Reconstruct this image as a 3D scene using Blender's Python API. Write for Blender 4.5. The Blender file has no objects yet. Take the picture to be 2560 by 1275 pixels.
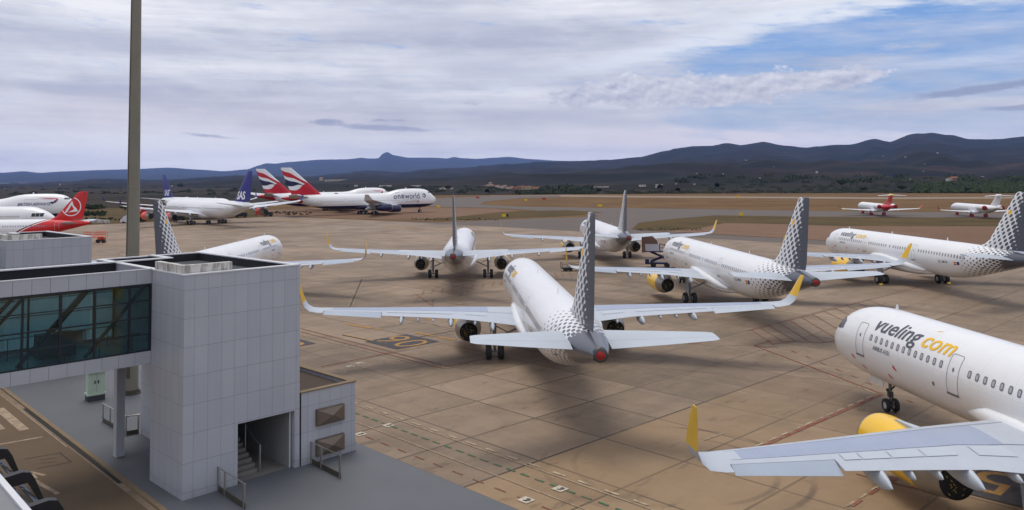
import bpy, bmesh, math, random
from mathutils import Vector, Matrix
R=math.radians
PI=math.pi
random.seed(7)
sc=bpy.context.scene
COL=sc.collection
# ---------------------------------------------------------------- camera
CAMH=13.4823; FPX=2007.616; PITCH=-3.2458567; ROLL=-.5343027; PCX,PCY=1168.1135,335.9207
cam=bpy.data.cameras.new('camera'); co=bpy.data.objects.new('camera',cam); COL.objects.link(co)
cam.sensor_width=36; cam.sensor_fit='HORIZONTAL'; cam.lens=36*FPX/2560
cam.shift_x=(1280-PCX)/2560; cam.shift_y=-(637.5-PCY)/2560; cam.clip_start=.1; cam.clip_end=120000
co.matrix_world=Matrix.Translation((0,0,CAMH))@Matrix.Rotation(R(90-PITCH),4,'X')@Matrix.Rotation(R(ROLL),4,'Z')
sc.camera=co
# ---------------------------------------------------------------- light
SUN_EL,SUN_AZ=74.,-25.       # azimuth from +Y, clockwise
sl=bpy.data.lights.new('sun','SUN'); sl.energy=1.3; sl.angle=R(28); sl.color=(1,.93,.82)
so=bpy.data.objects.new('sun',sl); COL.objects.link(so)
sd=Vector((math.sin(R(SUN_AZ))*math.cos(R(SUN_EL)),math.cos(R(SUN_AZ))*math.cos(R(SUN_EL)),math.sin(R(SUN_EL))))
so.rotation_euler=(-sd).to_track_quat('-Z','Y').to_euler()
sc.view_settings.view_transform='Standard'; sc.view_settings.look='None'
sc.view_settings.exposure=0.36; sc.view_settings.gamma=1
# ---------------------------------------------------------------- node expressions
class X:
    """a socket (or number) with arithmetic that builds Math nodes"""
    nt=None
    def __init__(s,v): s.v=v
    @staticmethod
    def op(o,*a):
        n=X.nt.nodes.new('ShaderNodeMath'); n.operation=o
        for i,x in enumerate(a):
            x=x.v if isinstance(x,X) else x
            if isinstance(x,(int,float)): n.inputs[i].default_value=x
            else: X.nt.links.new(x,n.inputs[i])
        return X(n.outputs[0])
    def __add__(s,o): return X.op('ADD',s,o)
    __radd__=__add__
    def __sub__(s,o): return X.op('SUBTRACT',s,o)
    def __rsub__(s,o): return X.op('SUBTRACT',o,s)
    def __mul__(s,o): return X.op('MULTIPLY',s,o)
    __rmul__=__mul__
    def __truediv__(s,o): return X.op('DIVIDE',s,o)
    def __neg__(s): return X.op('MULTIPLY',s,-1.)
def xmin(a,b): return X.op('MINIMUM',a,b)
def xmax(a,b): return X.op('MAXIMUM',a,b)
def xabs(a): return X.op('ABSOLUTE',a)
def xfrac(a): return X.op('FRACT',a)
def xfloor(a): return X.op('FLOOR',a)
def xsqrt(a): return X.op('SQRT',a)
def xsin(a): return X.op('SINE',a)
def xexp(a): return X.op('EXPONENT',a)
def gt(a,b): return X.op('GREATER_THAN',a,b)
def clamp(a): return xmin(xmax(a,0.),1.)
def sstep(a,b,x):
    n=X.nt.nodes.new('ShaderNodeMapRange'); n.interpolation_type='SMOOTHSTEP'
    for k,v in ((0,x),(1,a),(2,b)):
        v=v.v if isinstance(v,X) else v
        if isinstance(v,(int,float)): n.inputs[k].default_value=v
        else: X.nt.links.new(v,n.inputs[k])
    return X(n.outputs[0])
def mixc(f,a,b):
    n=X.nt.nodes.new('ShaderNodeMix'); n.data_type='RGBA'
    for k,v in ((0,f),(6,a),(7,b)):
        v=v.v if isinstance(v,X) else v
        if isinstance(v,(tuple,list)): n.inputs[k].default_value=(*v[:3],1)
        elif isinstance(v,(int,float)): n.inputs[k].default_value=v
        else: X.nt.links.new(v,n.inputs[k])
    return X(n.outputs[2])
def vec(x,y,z=0.):
    n=X.nt.nodes.new('ShaderNodeCombineXYZ')
    for k,v in enumerate((x,y,z)):
        v=v.v if isinstance(v,X) else v
        if isinstance(v,(int,float)): n.inputs[k].default_value=v
        else: X.nt.links.new(v,n.inputs[k])
    return X(n.outputs[0])
def sep(v):
    n=X.nt.nodes.new('ShaderNodeSeparateXYZ'); X.nt.links.new(v.v,n.inputs[0])
    return [X(n.outputs[i]) for i in range(3)]
def noise(v,scale,detail=4,rough=.5):
    n=X.nt.nodes.new('ShaderNodeTexNoise'); n.inputs['Scale'].default_value=scale
    n.inputs['Detail'].default_value=detail; n.inputs['Roughness'].default_value=rough
    X.nt.links.new(v.v,n.inputs['Vector']); return X(n.outputs['Fac'])
def white(v):
    n=X.nt.nodes.new('ShaderNodeTexWhiteNoise'); X.nt.links.new(v.v,n.inputs['Vector']); return X(n.outputs['Value'])
def coord(kind='Object'):
    n=X.nt.nodes.new('ShaderNodeTexCoord'); return X(n.outputs[kind])
def S(r,g,b):
    """sRGB 0-255 to linear"""
    f=lambda c:(c/12.92 if c<=.04045 else ((c+.055)/1.055)**2.4)
    return tuple(f(c/255) for c in (r,g,b))
MATS={}
def mat(name,col=(.5,.5,.5),rough=.5,metal=0.,var=.12,scale=1.5,bump=0.,coat=0.,fn=None,spec=.5,bscale=None):
    """Principled with some procedural unevenness; fn() returns a colour socket (and optional roughness)"""
    if name in MATS: return MATS[name]
    m=bpy.data.materials.new(name); m.use_nodes=True; nt=m.node_tree; X.nt=nt
    b=nt.nodes['Principled BSDF']; b.inputs['Roughness'].default_value=rough; b.inputs['Metallic'].default_value=metal
    b.inputs['Specular IOR Level'].default_value=spec
    if coat: b.inputs['Coat Weight'].default_value=coat; b.inputs['Coat Roughness'].default_value=.12
    if fn: c=fn()
    else:
        c=None
    P=coord()
    if c is None: c=mixc(0.,col,col)
    if var:
        n=noise(P,scale,6,.62)
        k=(n-.5)*(2*var)+1.
        h=X.nt.nodes.new('ShaderNodeVectorMath'); h.operation='SCALE'
        nt.links.new(c.v,h.inputs[0]); nt.links.new(k.v,h.inputs['Scale']); c=X(h.outputs[0])
    nt.links.new(c.v,b.inputs['Base Color'])
    if bump:
        bn=nt.nodes.new('ShaderNodeBump'); bn.inputs['Strength'].default_value=bump; bn.inputs['Distance'].default_value=.02
        nn=noise(P,bscale or scale*6,5); nt.links.new(nn.v,bn.inputs['Height']); nt.links.new(bn.outputs[0],b.inputs['Normal'])
    MATS[name]=m; return m
# ---------------------------------------------------------------- pixel of the photograph -> point
_c,_s=math.cos(R(PITCH)),math.sin(R(PITCH))
def ray(px,py):
    cr,sr=math.cos(R(ROLL)),math.sin(R(ROLL)); dx,dy=px-PCX,py-PCY
    u=(dx*cr+dy*sr)/FPX; v=-(-dx*sr+dy*cr)/FPX
    return Vector((u,_c+v*_s,-_s+v*_c))
# ---------------------------------------------------------------- world: sky with cloud layers (by direction)
w=bpy.data.worlds.new('World'); sc.world=w; w.use_nodes=True
def build_world():
    nt=w.node_tree; nt.nodes.clear(); X.nt=nt
    out=nt.nodes.new('ShaderNodeOutputWorld'); bg=nt.nodes.new('ShaderNodeBackground'); nt.links.new(bg.outputs[0],out.inputs[0])
    bg.inputs[1].default_value=.1
    sky=nt.nodes.new('ShaderNodeTexSky'); sky.sky_type='NISHITA'; sky.sun_disc=False
    sky.sun_elevation=R(SUN_EL); sky.sun_rotation=R(SUN_AZ); sky.air_density=1.; sky.dust_density=.6; sky.ozone_density=2.
    D=coord('Generated'); dx,dy,dz=sep(D)
    az=X.op('ARCTAN2',dx,dy)*(180/PI); el=X.op('ARCSINE',dz)*(180/PI)
    back=sstep(-.1,.25,dy)
    # elevation stretched noise: thin layers near the horizon
    def nz(sx,sy,sc_,det=5,r=.55,off=0.,shear=0.): return noise(vec((az+el*shear)*sx+off,el*sy,off),sc_,det,r)
    def blob(a0,e0,ra,re,rot=0.):
        c,s_=math.cos(R(rot)),math.sin(R(rot)); u=(az-a0)*c+(el-e0)*s_; v=(el-e0)*c-(az-a0)*s_
        q=(u/ra)*(u/ra)+(v/re)*(v/re); return xexp(-q)
    n1=nz(.05,.22,1.,6,.6); n2=nz(.09,.3,1.,6,.62,7.3,.8); n3=nz(.25,.7,1.,7,.66,3.1,.7); n4=nz(.9,1.3,1.,6,.6,1.7)
    # blue openings
    def opening(px,py,rx,ry,rot=0.):
        r=ray(px,py).normalized(); return blob(math.degrees(math.atan2(r.x,r.y)),math.degrees(math.asin(r.z)),rx/35.5,ry/35.5,rot)
    blue=opening(1960,125,300,48,9)+opening(2320,190,330,85,4)+opening(1850,290,230,26,2)*.95+opening(2530,60,190,40,-6)*.5+opening(2200,310,330,26,0)*.75+opening(2560,330,120,40)*.4
    blue=blue+opening(2780,160,300,150)*.8+opening(2080,75,230,28,9)*.5
    streak=opening(2300,125,330,10,13)*.35+opening(2480,130,240,12,15)*.35+opening(2000,215,200,16,3)*.4+opening(2400,262,300,26,0)*.75
    n6=noise(vec((az-el*2.2)*.16,(el+az*.12)*1.1,9.),1.,7,.68); blue=clamp(blue*1.1-streak+(n3-.5)*1.0+(n6-.5)*2.5+(n2-.5)*.4)
    veil=noise(vec((az-el*1.6)*.11,(el+az*.09)*.8,12.),1.,8,.66); blue=sstep(.08,1.0,blue)*back; blue=blue*clamp(.30+1.9*(veil-.34)+.35*sstep(6.,13.,el))
    skyc=mixc(.55,X(sky.outputs[0]),tuple(9.5*c for c in S(80,132,204)))
    # cloud tone
    n5=noise(vec(az*.035,el*.55,4.),1.,7,.66); tone=clamp((n1-.5)*1.9+(n2-.5)*.9+(n5-.5)*2.6+(n3-.5)*.7+.5)
    left=sstep(30.,-32.,az)
    cl=mixc(tone,tuple(9.*c for c in S(178,183,200)),tuple(9.8*c for c in S(226,226,231)))
    darkband=clamp(opening(150,100,330,30)+opening(1150,70,420,60,-6)+opening(1250,175,330,40,-7)*.9+opening(1330,300,260,40)*.8+opening(560,225,300,25)*.5+(n2-.5)*.8)
    cl=mixc(darkband*.62,cl,tuple(9.*c for c in S(174,179,199)))
    warm=clamp(opening(1750,345,380,34,0)*1.15+opening(500,290,620,60)*.5+(n3-.5)*.5)
    cl=mixc(warm*.75,cl,tuple(9.*c for c in S(226,216,222)))
    band=clamp(opening(1750,105,420,24,10)+opening(2180,28,420,20,-2)+(n3-.5)*.9)
    cl=mixc(band*.8,cl,tuple(9.*c for c in S(222,228,238)))
    c=mixc(blue,cl,skyc)
    # broken cumulus
    cum=opening(1520,228,190,32,8)*1.15+opening(1830,228,250,36,3)*1.2+opening(2080,195,110,18)+opening(1180,257,60,9)*.8+opening(20,398,60,7)*.7
    n8=noise(vec(az*.55,el*1.0,2.),1.,9,.64); cm=sstep(.45,.72,cum+(n8-.5)*2.4+(n3-.5)*.5)*back
    n9=noise(vec(az*.55+.1,el*1.0-.28,2.),1.,9,.64); top=clamp(.42+(n8-n9)*2.4+sstep(0.,1.6,el-6.)*.3)
    cc=mixc(top,tuple(9.*c for c in S(168,173,192)),tuple(9.4*c for c in S(220,220,228)))
    c=mixc(cm*.92,c,cc)
    n7=noise(vec(az*.8,el*2.6,6.),1.,7,.68); dk=opening(960,320,150,9,-3)*1.1+opening(815,303,42,8)*.95+opening(970,301,60,6)*.8+opening(525,340,80,6,-5)*.85+opening(2470,220,200,12,5)*1.1+opening(2540,270,70,8)*1.0
    dm=sstep(.35,.95,dk+(n7-.5)*1.5)*back
    c=mixc(dm*.8,c,tuple(9.*c for c in S(136,146,175)))
    # haze towards the horizon
    hz=1.-sstep(.2,7.,el); c=mixc(hz*.5,c,tuple(9.*c for c in S(216,210,208))); bs=1.+.55*(1.-sstep(.3,4.5,el))
    h=nt.nodes.new('ShaderNodeVectorMath'); h.operation='SCALE'; nt.links.new(c.v,h.inputs[0]); nt.links.new(bs.v,h.inputs['Scale']); c=X(h.outputs[0])
    nt.links.new(c.v,bg.inputs[0])
build_world()
def G(px,py,z=0.):
    r=ray(px,py); t=(z-CAMH)/r.z; return Vector((0,0,CAMH))+r*t
def atY(px,py,Y):
    r=ray(px,py); return Vector((0,0,CAMH))+r*(Y/r.y)
# ---------------------------------------------------------------- mesh builder
class MB:
    def __init__(s): s.v=[];s.f=[];s.m=[];s.uv=[];s.has=False
    def add(s,vs,fs,mi=0,uvs=None):
        o=len(s.v); s.v+= [tuple(p) for p in vs]
        for f in fs: s.f.append([o+i for i in f]); s.m.append(mi)
        if uvs: s.uv+=list(uvs); s.has=True
        else: s.uv+=[(0,0)]*len(vs)
        return s
    def box(s,c,d,mi=0,rz=0.,M=None):
        x,y,z=(k/2 for k in d); vs=[Vector((a*x,b*y,e*z)) for a in(-1,1) for b in(-1,1) for e in(-1,1)]
        rm=Matrix.Rotation(rz,3,'Z') if M is None else M
        vs=[rm@p+Vector(c) for p in vs]
        return s.add(vs,[(0,1,3,2),(4,6,7,5),(0,4,5,1),(2,3,7,6),(0,2,6,4),(1,5,7,3)],mi)
    def bx(s,x0,x1,y0,y1,z0,z1,mi=0): return s.box(((x0+x1)/2,(y0+y1)/2,(z0+z1)/2),(abs(x1-x0),abs(y1-y0),abs(z1-z0)),mi)
    def tube(s,pts,r,n=10,mi=0,cap=True):
        pts=[Vector(p) for p in pts]; rs=r if isinstance(r,(list,tuple)) else [r]*len(pts); rings=[]
        for i,p in enumerate(pts):
            t=(pts[min(i+1,len(pts)-1)]-pts[max(i-1,0)]).normalized()
            a=t.cross(Vector((0,0,1))); a=a.normalized() if a.length>1e-4 else Vector((1,0,0)); b=t.cross(a)
            rings.append([p+(a*math.cos(2*PI*k/n)+b*math.sin(2*PI*k/n))*rs[i] for k in range(n)])
        return s.loft(rings,mi,cap)
    def loft(s,rings,mi=0,cap=True,closed=True,uvs=None):
        n=len(rings[0]); o=len(s.v); vs=[p for r in rings for p in r]; fs=[]
        for i in range(len(rings)-1):
            for k in range(n if closed else n-1):
                a=i*n+k; b=i*n+(k+1)%n; fs.append((a,b,b+n,a+n))
        if cap: fs.append(tuple(range(n-1,-1,-1))); fs.append(tuple((len(rings)-1)*n+k for k in range(n)))
        return s.add(vs,fs,mi,uvs)
    def lathe(s,prof,axis='Y',c=(0,0,0),n=24,mi=0,cap=False):
        """prof: (along,r)"""
        rings=[]
        for a,r in prof:
            ring=[]
            for k in range(n):
                q=2*PI*k/n; u,v=r*math.cos(q),r*math.sin(q)
                p={'Y':(u,a,v),'X':(a,u,v),'Z':(u,v,a)}[axis]; ring.append((p[0]+c[0],p[1]+c[1],p[2]+c[2]))
            rings.append(ring)
        return s.loft(rings,mi,cap)
    def poly(s,pts,mi=0): return s.add(pts,[tuple(range(len(pts)))],mi)
    def prism(s,pts,z0,z1,mi=0):
        n=len(pts); vs=[(p[0],p[1],z0) for p in pts]+[(p[0],p[1],z1) for p in pts]
        return s.add(vs,[tuple(range(n-1,-1,-1)),tuple(range(n,2*n))]+[(i,(i+1)%n,n+(i+1)%n,n+i) for i in range(n)],mi)
    def mesh(s,name,mats,smooth=False,ang=None):
        me=bpy.data.meshes.new(name); me.from_pydata(s.v,[],s.f)
        for m in (mats if isinstance(mats,(list,tuple)) else [mats]): me.materials.append(m)
        me.polygons.foreach_set('material_index',s.m)
        if s.has:
            u=me.uv_layers.new(name='UVMap'); d=[]
            for l in me.loops: d+=s.uv[l.vertex_index]
            u.data.foreach_set('uv',d)
        me.update()
        bm=bmesh.new(); bm.from_mesh(me)
        if not s.has: bmesh.ops.recalc_face_normals(bm,faces=bm.faces)
        bm.to_mesh(me); bm.free()
        if smooth:
            me.polygons.foreach_set('use_smooth',[True]*len(me.polygons))
            if ang is not None: me.set_sharp_from_angle(angle=R(ang))
        return me
    def build(s,name,mats,parent=None,smooth=False,ang=None,loc=None):
        o=bpy.data.objects.new(name,s.mesh(name,mats,smooth,ang)); COL.objects.link(o)
        if parent: o.parent=parent
        if loc: o.location=loc
        return o
def empty(name,loc=(0,0,0),rz=0.,scale=1.):
    o=bpy.data.objects.new(name,None); COL.objects.link(o); o.location=loc; o.rotation_euler=(0,0,rz); o.scale=(scale,)*3
    o.empty_display_size=.5; return o
def tag(o,label=None,cat=None,group=None,kind=None):
    for k,v in (('label',label),('category',cat),('group',group),('kind',kind)):
        if v: o[k]=v
    return o
def inst(me,name,parent,loc=(0,0,0)):
    o=bpy.data.objects.new(name,me); COL.objects.link(o); o.parent=parent; o.location=loc; return o
def kids(): 
    d={}
    for o in COL.objects:
        if o.parent: d.setdefault(o.parent,[]).append(o)
    return d
def copy_tree(o,km,parent=None):
    c=o.copy(); COL.objects.link(c); c.parent=parent
    for ch in km.get(o,[]): copy_tree(ch,km,c)
    return c
def lerp(a,b,t): return a+(b-a)*t
def interp(tab,x):
    """monotone cubic over rows (x,v1,v2..)"""
    n=len(tab)
    if x<=tab[0][0]: return tab[0][1:]
    if x>=tab[-1][0]: return tab[-1][1:]
    i=max(k for k in range(n-1) if tab[k][0]<=x); out=[]
    for c in range(1,len(tab[0])):
        h=[tab[k+1][0]-tab[k][0] for k in range(n-1)]; d=[(tab[k+1][c]-tab[k][c])/h[k] for k in range(n-1)]
        def m(k):
            if k==0: return d[0]
            if k==n-1: return d[-1]
            if d[k-1]*d[k]<=0: return 0
            w1=2*h[k]+h[k-1]; w2=h[k]+2*h[k-1]; return (w1+w2)/(w1/d[k-1]+w2/d[k])
        t=(x-tab[i][0])/h[i]; y0,y1=tab[i][c],tab[i+1][c]; m0,m1=m(i)*h[i],m(i+1)*h[i]
        out.append((2*t**3-3*t*t+1)*y0+(t**3-2*t*t+t)*m0+(3*t*t-2*t**3)*y1+(t**3-t*t)*m1)
    return tuple(out)
_txt={}
def text_mesh(t,size,shear=0.,bold=0.,spacing=1.,slices=.12):
    """(verts2d, faces) of a word in the built-in typeface, origin at its left baseline"""
    key=(t,size,shear,bold,spacing)
    if key in _txt: return _txt[key]
    cu=bpy.data.curves.new('text','FONT'); cu.body=t; cu.size=size; cu.shear=shear; cu.offset=bold*size; cu.space_character=spacing; cu.resolution_u=3
    o=bpy.data.objects.new('text',cu); COL.objects.link(o)
    dg=bpy.context.evaluated_depsgraph_get(); me=bpy.data.meshes.new_from_object(o.evaluated_get(dg))
    bm=bmesh.new(); bm.from_mesh(me); bmesh.ops.triangulate(bm,faces=bm.faces[:])
    ys=[v.co.y for v in bm.verts]; y=min(ys)+slices
    while y<max(ys):
        bmesh.ops.bisect_plane(bm,geom=bm.verts[:]+bm.edges[:]+bm.faces[:],plane_co=(0,y,0),plane_no=(0,1,0)); y+=slices
    bm.verts.index_update(); r=([(v.co.x,v.co.y) for v in bm.verts],[[v.index for v in f.verts] for f in bm.faces])
    bm.free(); bpy.data.objects.remove(o); bpy.data.curves.remove(cu); bpy.data.meshes.remove(me)
    _txt[key]=r; return r
# ---------------------------------------------------------------- setting
from mathutils import noise as mn
NA,NB_=math.cos(R(42.2)),math.sin(R(42.2))      # slab grid axes
def NT(n,t,z=0.): return Vector((n*NA+t*NB_,n*NB_-t*NA,z))
def xnt():
    P=coord(); x,y,z=sep(P); return x*NA+y*NB_,x*NB_-y*NA,P
def fn_concrete():
    n,t,P=xnt(); a=(n-28.93)/4.9; b=(t+26.99)/4.85
    da=xabs(xfrac(a+.5)-.5)*4.9; db=xabs(xfrac(b+.5)-.5)*4.85
    cell=white(vec(xfloor(a),xfloor(b))); cell2=white(vec(xfloor(a/3.),xfloor(b/3.),3.))
    big=noise(P,.035,5,.6); mid=noise(vec(n*.12,t*.45),1.,6,.65); mid2=noise(vec(n*.5,t*.1,4.),1.,6,.65); fine=noise(P,1.3,6,.7); grit=noise(P,9.,4,.7)
    blot=noise(P,.16,5,.55)
    tone=.5+(big-.5)*1.3+(cell-.5)*.30+(cell2-.5)*.2+(mid-.5)*.8+(mid2-.5)*.7+(fine-.5)*.45+(grit-.5)*.3
    c=mixc(clamp(tone),S(100,86,71),S(155,135,114))
    warm=sstep(-27.1,-26.8,t)*(1.-sstep(36.,60.,n)); c=mixc(warm*.45,c,S(156,127,88))
    red=sstep(.5,.75,noise(P,.02,3)); c=mixc(red*.25,c,S(150,118,98))
    c=mixc(sstep(.52,.74,blot)*.42,c,S(80,66,53)); c=mixc(sstep(.56,.66,noise(vec(n*.3,t*.9,8.),1.,7,.72))*.4,c,S(72,60,50)); c=mixc(sstep(.60,.72,noise(vec(n*.8,t*.25,2.),1.,7,.72))*.35,c,S(166,142,114))
    c=mixc(sstep(.68,.74,noise(P,.5,4,.6))*.28,c,S(70,58,50))
    jw=.025+.05*fine
    j=xmax(1.-sstep(jw,jw+.03,da),1.-sstep(jw,jw+.03,db))
    c=mixc(j*clamp(.16+cell2*.45+(mid-.4)),c,S(58,49,42))
    heavy=1.-sstep(.03,.08,xabs(t+26.99)); c=mixc(heavy*.6*sstep(.3,.5,mid),c,S(40,34,30))
    # tyre marks: arcs
    x,y,_=sep(P); tm=0.
    for cx,cy,r0 in((9.5,38.5,4.6),(9.5,38.5,6.1),(-16,98,13.),(-16,98,15.2),(-22,128,16.),(-22,128,18.5),(-2,120,30.),(-30,170,40.),(30,90,34.),(30,90,36.)):
        u=x-cx;v=y-cy; d=xabs(xsqrt(u*u+v*v)-r0); m=1.-sstep(.06,.22,d); tm=xmax(m,tm) if not isinstance(tm,float) else m
    brk=sstep(.42,.62,noise(P,.18,3)); c=mixc(tm*brk*.5,c,S(58,50,46))
    # long faint rubber sweeps on the taxi lanes
    wv=noise(vec(x*.02,y*.35,2.),1.,5,.65); far=sstep(70.,110.,y); c=mixc(sstep(.55,.72,wv)*far*.4,c,S(92,78,68))
    return c
def fn_asphalt(a,b,sc=.06):
    def f():
        P=coord(); x,y,z=sep(P); t=noise(P,sc,6,.65)*.6+noise(vec(x*.02,y*.25),1.,5)*.6-.1; return mixc(clamp(t),a,b)
    return f
def fn_soil(a,b,c3,sc=.03,st=.5):
    def f():
        P=coord(); x,y,z=sep(P); t=noise(P,sc,7,.7); s2=noise(vec(x*.03,y*.2,5.),1.,6,.7); g=noise(P,.5,6,.75)
        c=mixc(sstep(.35,.65,t),a,b); c=mixc(sstep(.52,.68,s2)*st,c,c3); return mixc(sstep(.45,.75,g)*.4,c,tuple(k*.55 for k in a))
    return f
mat('concrete',rough=.72,var=0,fn=fn_concrete,spec=.3)
mat('taxi_asphalt',rough=.8,var=.08,scale=.3,fn=fn_asphalt(S(80,72,68),S(106,96,88)),spec=.25)
mat('runway_asphalt',rough=.8,var=.08,scale=.1,fn=fn_asphalt(S(122,108,92),S(142,127,110)),spec=.25)
mat('road_asphalt',rough=.8,var=.1,scale=.6,fn=fn_asphalt(S(84,70,54),S(112,94,74),.3),spec=.25)
mat('field_soil',rough=.95,var=.1,scale=.2,fn=fn_soil(S(94,71,46),S(112,86,54),S(140,114,74)),spec=.1)
mat('pink_soil',rough=.95,var=.1,scale=.2,fn=fn_soil(S(112,88,70),S(124,99,82),S(104,79,58),.02,.3),spec=.1)
mat('dry_grass',rough=.95,var=.2,scale=.6,fn=fn_soil(S(74,64,40),S(90,74,44),S(112,86,52),.05,.6),spec=.1)
mat('plain_soil',rough=.95,var=.15,scale=.02,fn=fn_soil(S(38,36,24),S(56,45,32),S(34,37,22),.006,.7),spec=.1)
mat('slab_grey',S(92,95,100),.6,var=.16,scale=.35,fn=None,spec=.35)
mat('kerb_stone',S(122,104,80),.85,var=.25,scale=1.2,bump=.3)
mat('drain_black',(.012,.012,.012),.8,var=.3)
def sheet(name,pts,m,z,kind='structure'):
    mb=MB(); mb.poly([(p[0],p[1],z) for p in pts]); return tag(mb.build(name,MATS[m]),kind=kind)
def GP(l,z=0.): return [G(*p) for p in l]
mb=MB(); mb.poly([(-15400,-2900,-.10),(14400,-2900,-.10),(14400,19400,-.10),(-15400,19400,-.10)]); tag(mb.build('ground',MATS['plain_soil']),kind='structure')
sheet('airfield_soil',GP([(700,506),(1000,489),(1400,478),(2700,484),(4200,497),(3800,640),(600,640),(640,528)]),'field_soil',-.08)
sheet('grass_verge',GP([(-900,560),(-300,524),(200,520),(500,519),(690,524),(660,600),(-900,700)]),'dry_grass',-.07)
sheet('runway',GP([(1225,489.2),(1400,487.2),(1600,489.5),(2180,493),(2900,491),(2900,495),(2180,497),(1600,493.2),(1400,491.5),(1240,494)]),'runway_asphalt',-.06)
# asphalt taxiways
sheet('taxiway',GP([(690,538),(860,548),(1100,556),(1240,549),(1440,543),(1500,540),(1480,535),(1240,519.5),(1100,517),(1000,507),(1080,496),(1240,489.5),(1400,488),(1400,492),(1300,495),(1210,504),(1200,511),(1300,516),(1500,519.5),(1750,522),(2030,527),(2560,532),(3000,534),(3000,550),(2560,545.5),(2023,541),(1788,538),(1690,546),(1600,556),(1600,575),(1720,582),(2100,603),(2600,634),(3000,650),(3000,690),(2600,652),(2100,616),(1700,593),(1451,580),(1300,571),(890,550),(700,543)]),'taxi_asphalt',-.05)
sheet('soil_island',GP([(640,537),(880,547),(1030,549),(1110,545),(1240,531),(1300,527),(1240,521.5),(1100,519.5),(1000,512),(640,526)]),'pink_soil',-.035)
sheet('grass_island',GP([(1030,548.5),(1110,544.5),(1240,532),(1330,526.5),(1420,525.3),(1508,530.5),(1440,538),(1240,547.5),(1100,551)]),'dry_grass',-.03)
sheet('grass_island',GP([(1578,573),(1596,557),(1690,546.5),(1788,539),(2023,541.5),(2560,546),(3000,551),(3000,572),(2560,566),(2100,565),(1960,560),(1812,557),(1740,572),(1660,577)]),'dry_grass',-.03)
sheet('soil_island',GP([(1650,577.2),(1740,571),(1812,556.5),(1960,559.5),(2100,564),(2560,565),(3000,570),(3000,648),(2600,633),(2100,602.5),(1720,581)]),'pink_soil',-.035)
ap=[(-1200,640),(-300,590),(0,575),(225,562),(340,557),(480,550),(600,545.5),(690,541),(890,549),(1300,570),(1451,579),(1700,592),(2100,615),(2600,650),(3400,700)]
mb=MB(); pts=[(p.x,p.y,-.02) for p in GP(ap)]+[(160,40,-.02),(60,-40,-.02),(-60,-40,-.02),(-190,60,-.02)]; mb.poly(pts); tag(mb.build('apron',MATS['concrete']),kind='structure')
# service road, slab and kerb beside the pier (strips running along the terminal)
def strip_nt(name,n0,n1,t0,t1,m,z): 
    mb=MB(); mb.poly([NT(n0,t0,z),NT(n1,t0,z),NT(n1,t1,z),NT(n0,t1,z)]); return tag(mb.build(name,MATS[m]),kind='structure')
def tiltn(t): return 13.32
mb=MB(); mb.poly([NT(tiltn(t)+.15,t,.02) for t in(-140,10)]+[NT(24.0,t,.02) for t in(10,-140)]); tag(mb.build('paved_slab',MATS['slab_grey']),kind='structure')
mb=MB(); mb.poly([NT(-8,-140,-.005),NT(tiltn(-140)-.35,-140,-.005),NT(tiltn(10)-.35,10,-.005),NT(-8,10,-.005)]); tag(mb.build('service_road',MATS['road_asphalt']),kind='structure')
mb=MB()
for a in range(-140,10,2):
    p=[NT(tiltn(a)-.05,a),NT(tiltn(a)+.18,a),NT(tiltn(a+1.97)+.18,a+1.97),NT(tiltn(a+1.97)-.05,a+1.97)]; mb.prism([(q.x,q.y) for q in p],-.02,.07)
tag(mb.build('kerb',MATS['kerb_stone']),kind='structure')
mb=MB(); mb.poly([NT(tiltn(-56.)-.24,-54.4,.003),NT(tiltn(-56.)-.07,-54.4,.003),NT(tiltn(-40)-.07,-38.,.003),NT(tiltn(-40)-.24,-38.,.003)]); tag(mb.build('drain_channel',MATS['drain_black']),kind='structure')
# painted markings --------------------------------------------------
def worn(col,amt=.5):
    def f():
        P=coord(); w_=sstep(.38,.62,noise(P,2.2,6,.7)); return mixc(w_*amt,col,S(128,108,90))
    return f
for nm,c_,a_ in(('red',S(134,66,54),.85),('white',S(186,168,142),.85),('green',S(42,104,74),.7),('yellow',S(170,125,50),.65),('orange',S(170,128,62),.6),('dark',S(62,62,68),.2),('pale',S(166,148,126),.75),('plate',S(196,188,172),.35),('ink',S(50,48,45),.1)):
    mat('paint_'+nm,rough=.8,var=.06,fn=worn(c_,a_),spec=.25)
MK={k:MB() for k in('red','white','green','yellow','orange','dark','pale','plate','ink')}
def line(a,b,w,col,z=.004,dash=None,world=False):
    a,b=(Vector(a),Vector(b)) if world else (G(*a),G(*b)); a.z=b.z=0; d=b-a; L=d.length; d/=L; s_=Vector((-d.y,d.x,0))*w/2; u=0
    on,off=dash if dash else (L,0)
    while u<L-.01:
        e=min(L,u+on); p,q=a+d*u,a+d*e; MK[col].poly([(k.x,k.y,z) for k in(p+s_,q+s_,q-s_,p-s_)]); u=e+off
def nline(n,t0,t1,w,col,dash=None,z=.004):
    f=lambda t:NT(n,t); line(f(t0),f(t1),w,col,z,dash,True)
nline(28.0,-75,20,.09,'pale'); nline(28.27,-75,20,.15,'white',(.75,.75)); nline(27.05,-75,20,.13,'green',(.55,.35)); nline(26.05,-75,20,.08,'pale'); nline(25.0,-75,20,.08,'red',(.7,.7))
def plate(px,py,sz=.55,glyph=True):
    p=G(px,py); a=NT(1,0)*sz/2; b=NT(0,1)*sz/2; P_=[p+a+b,p+a-b,p-a-b,p-a+b]; MK['plate'].poly([(q.x,q.y,.008) for q in P_])
    if glyph:
        for k in range(3):
            o=p+NT((-.18+.18*k)*sz*1.2,(-.1+.1*(k%2))*sz); e=o+NT(.1*sz,.32*sz); s_=NT(.05,-.02); MK['ink'].poly([(q.x,q.y,.012) for q in(o+s_,e+s_,e-s_,o-s_)])
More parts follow.
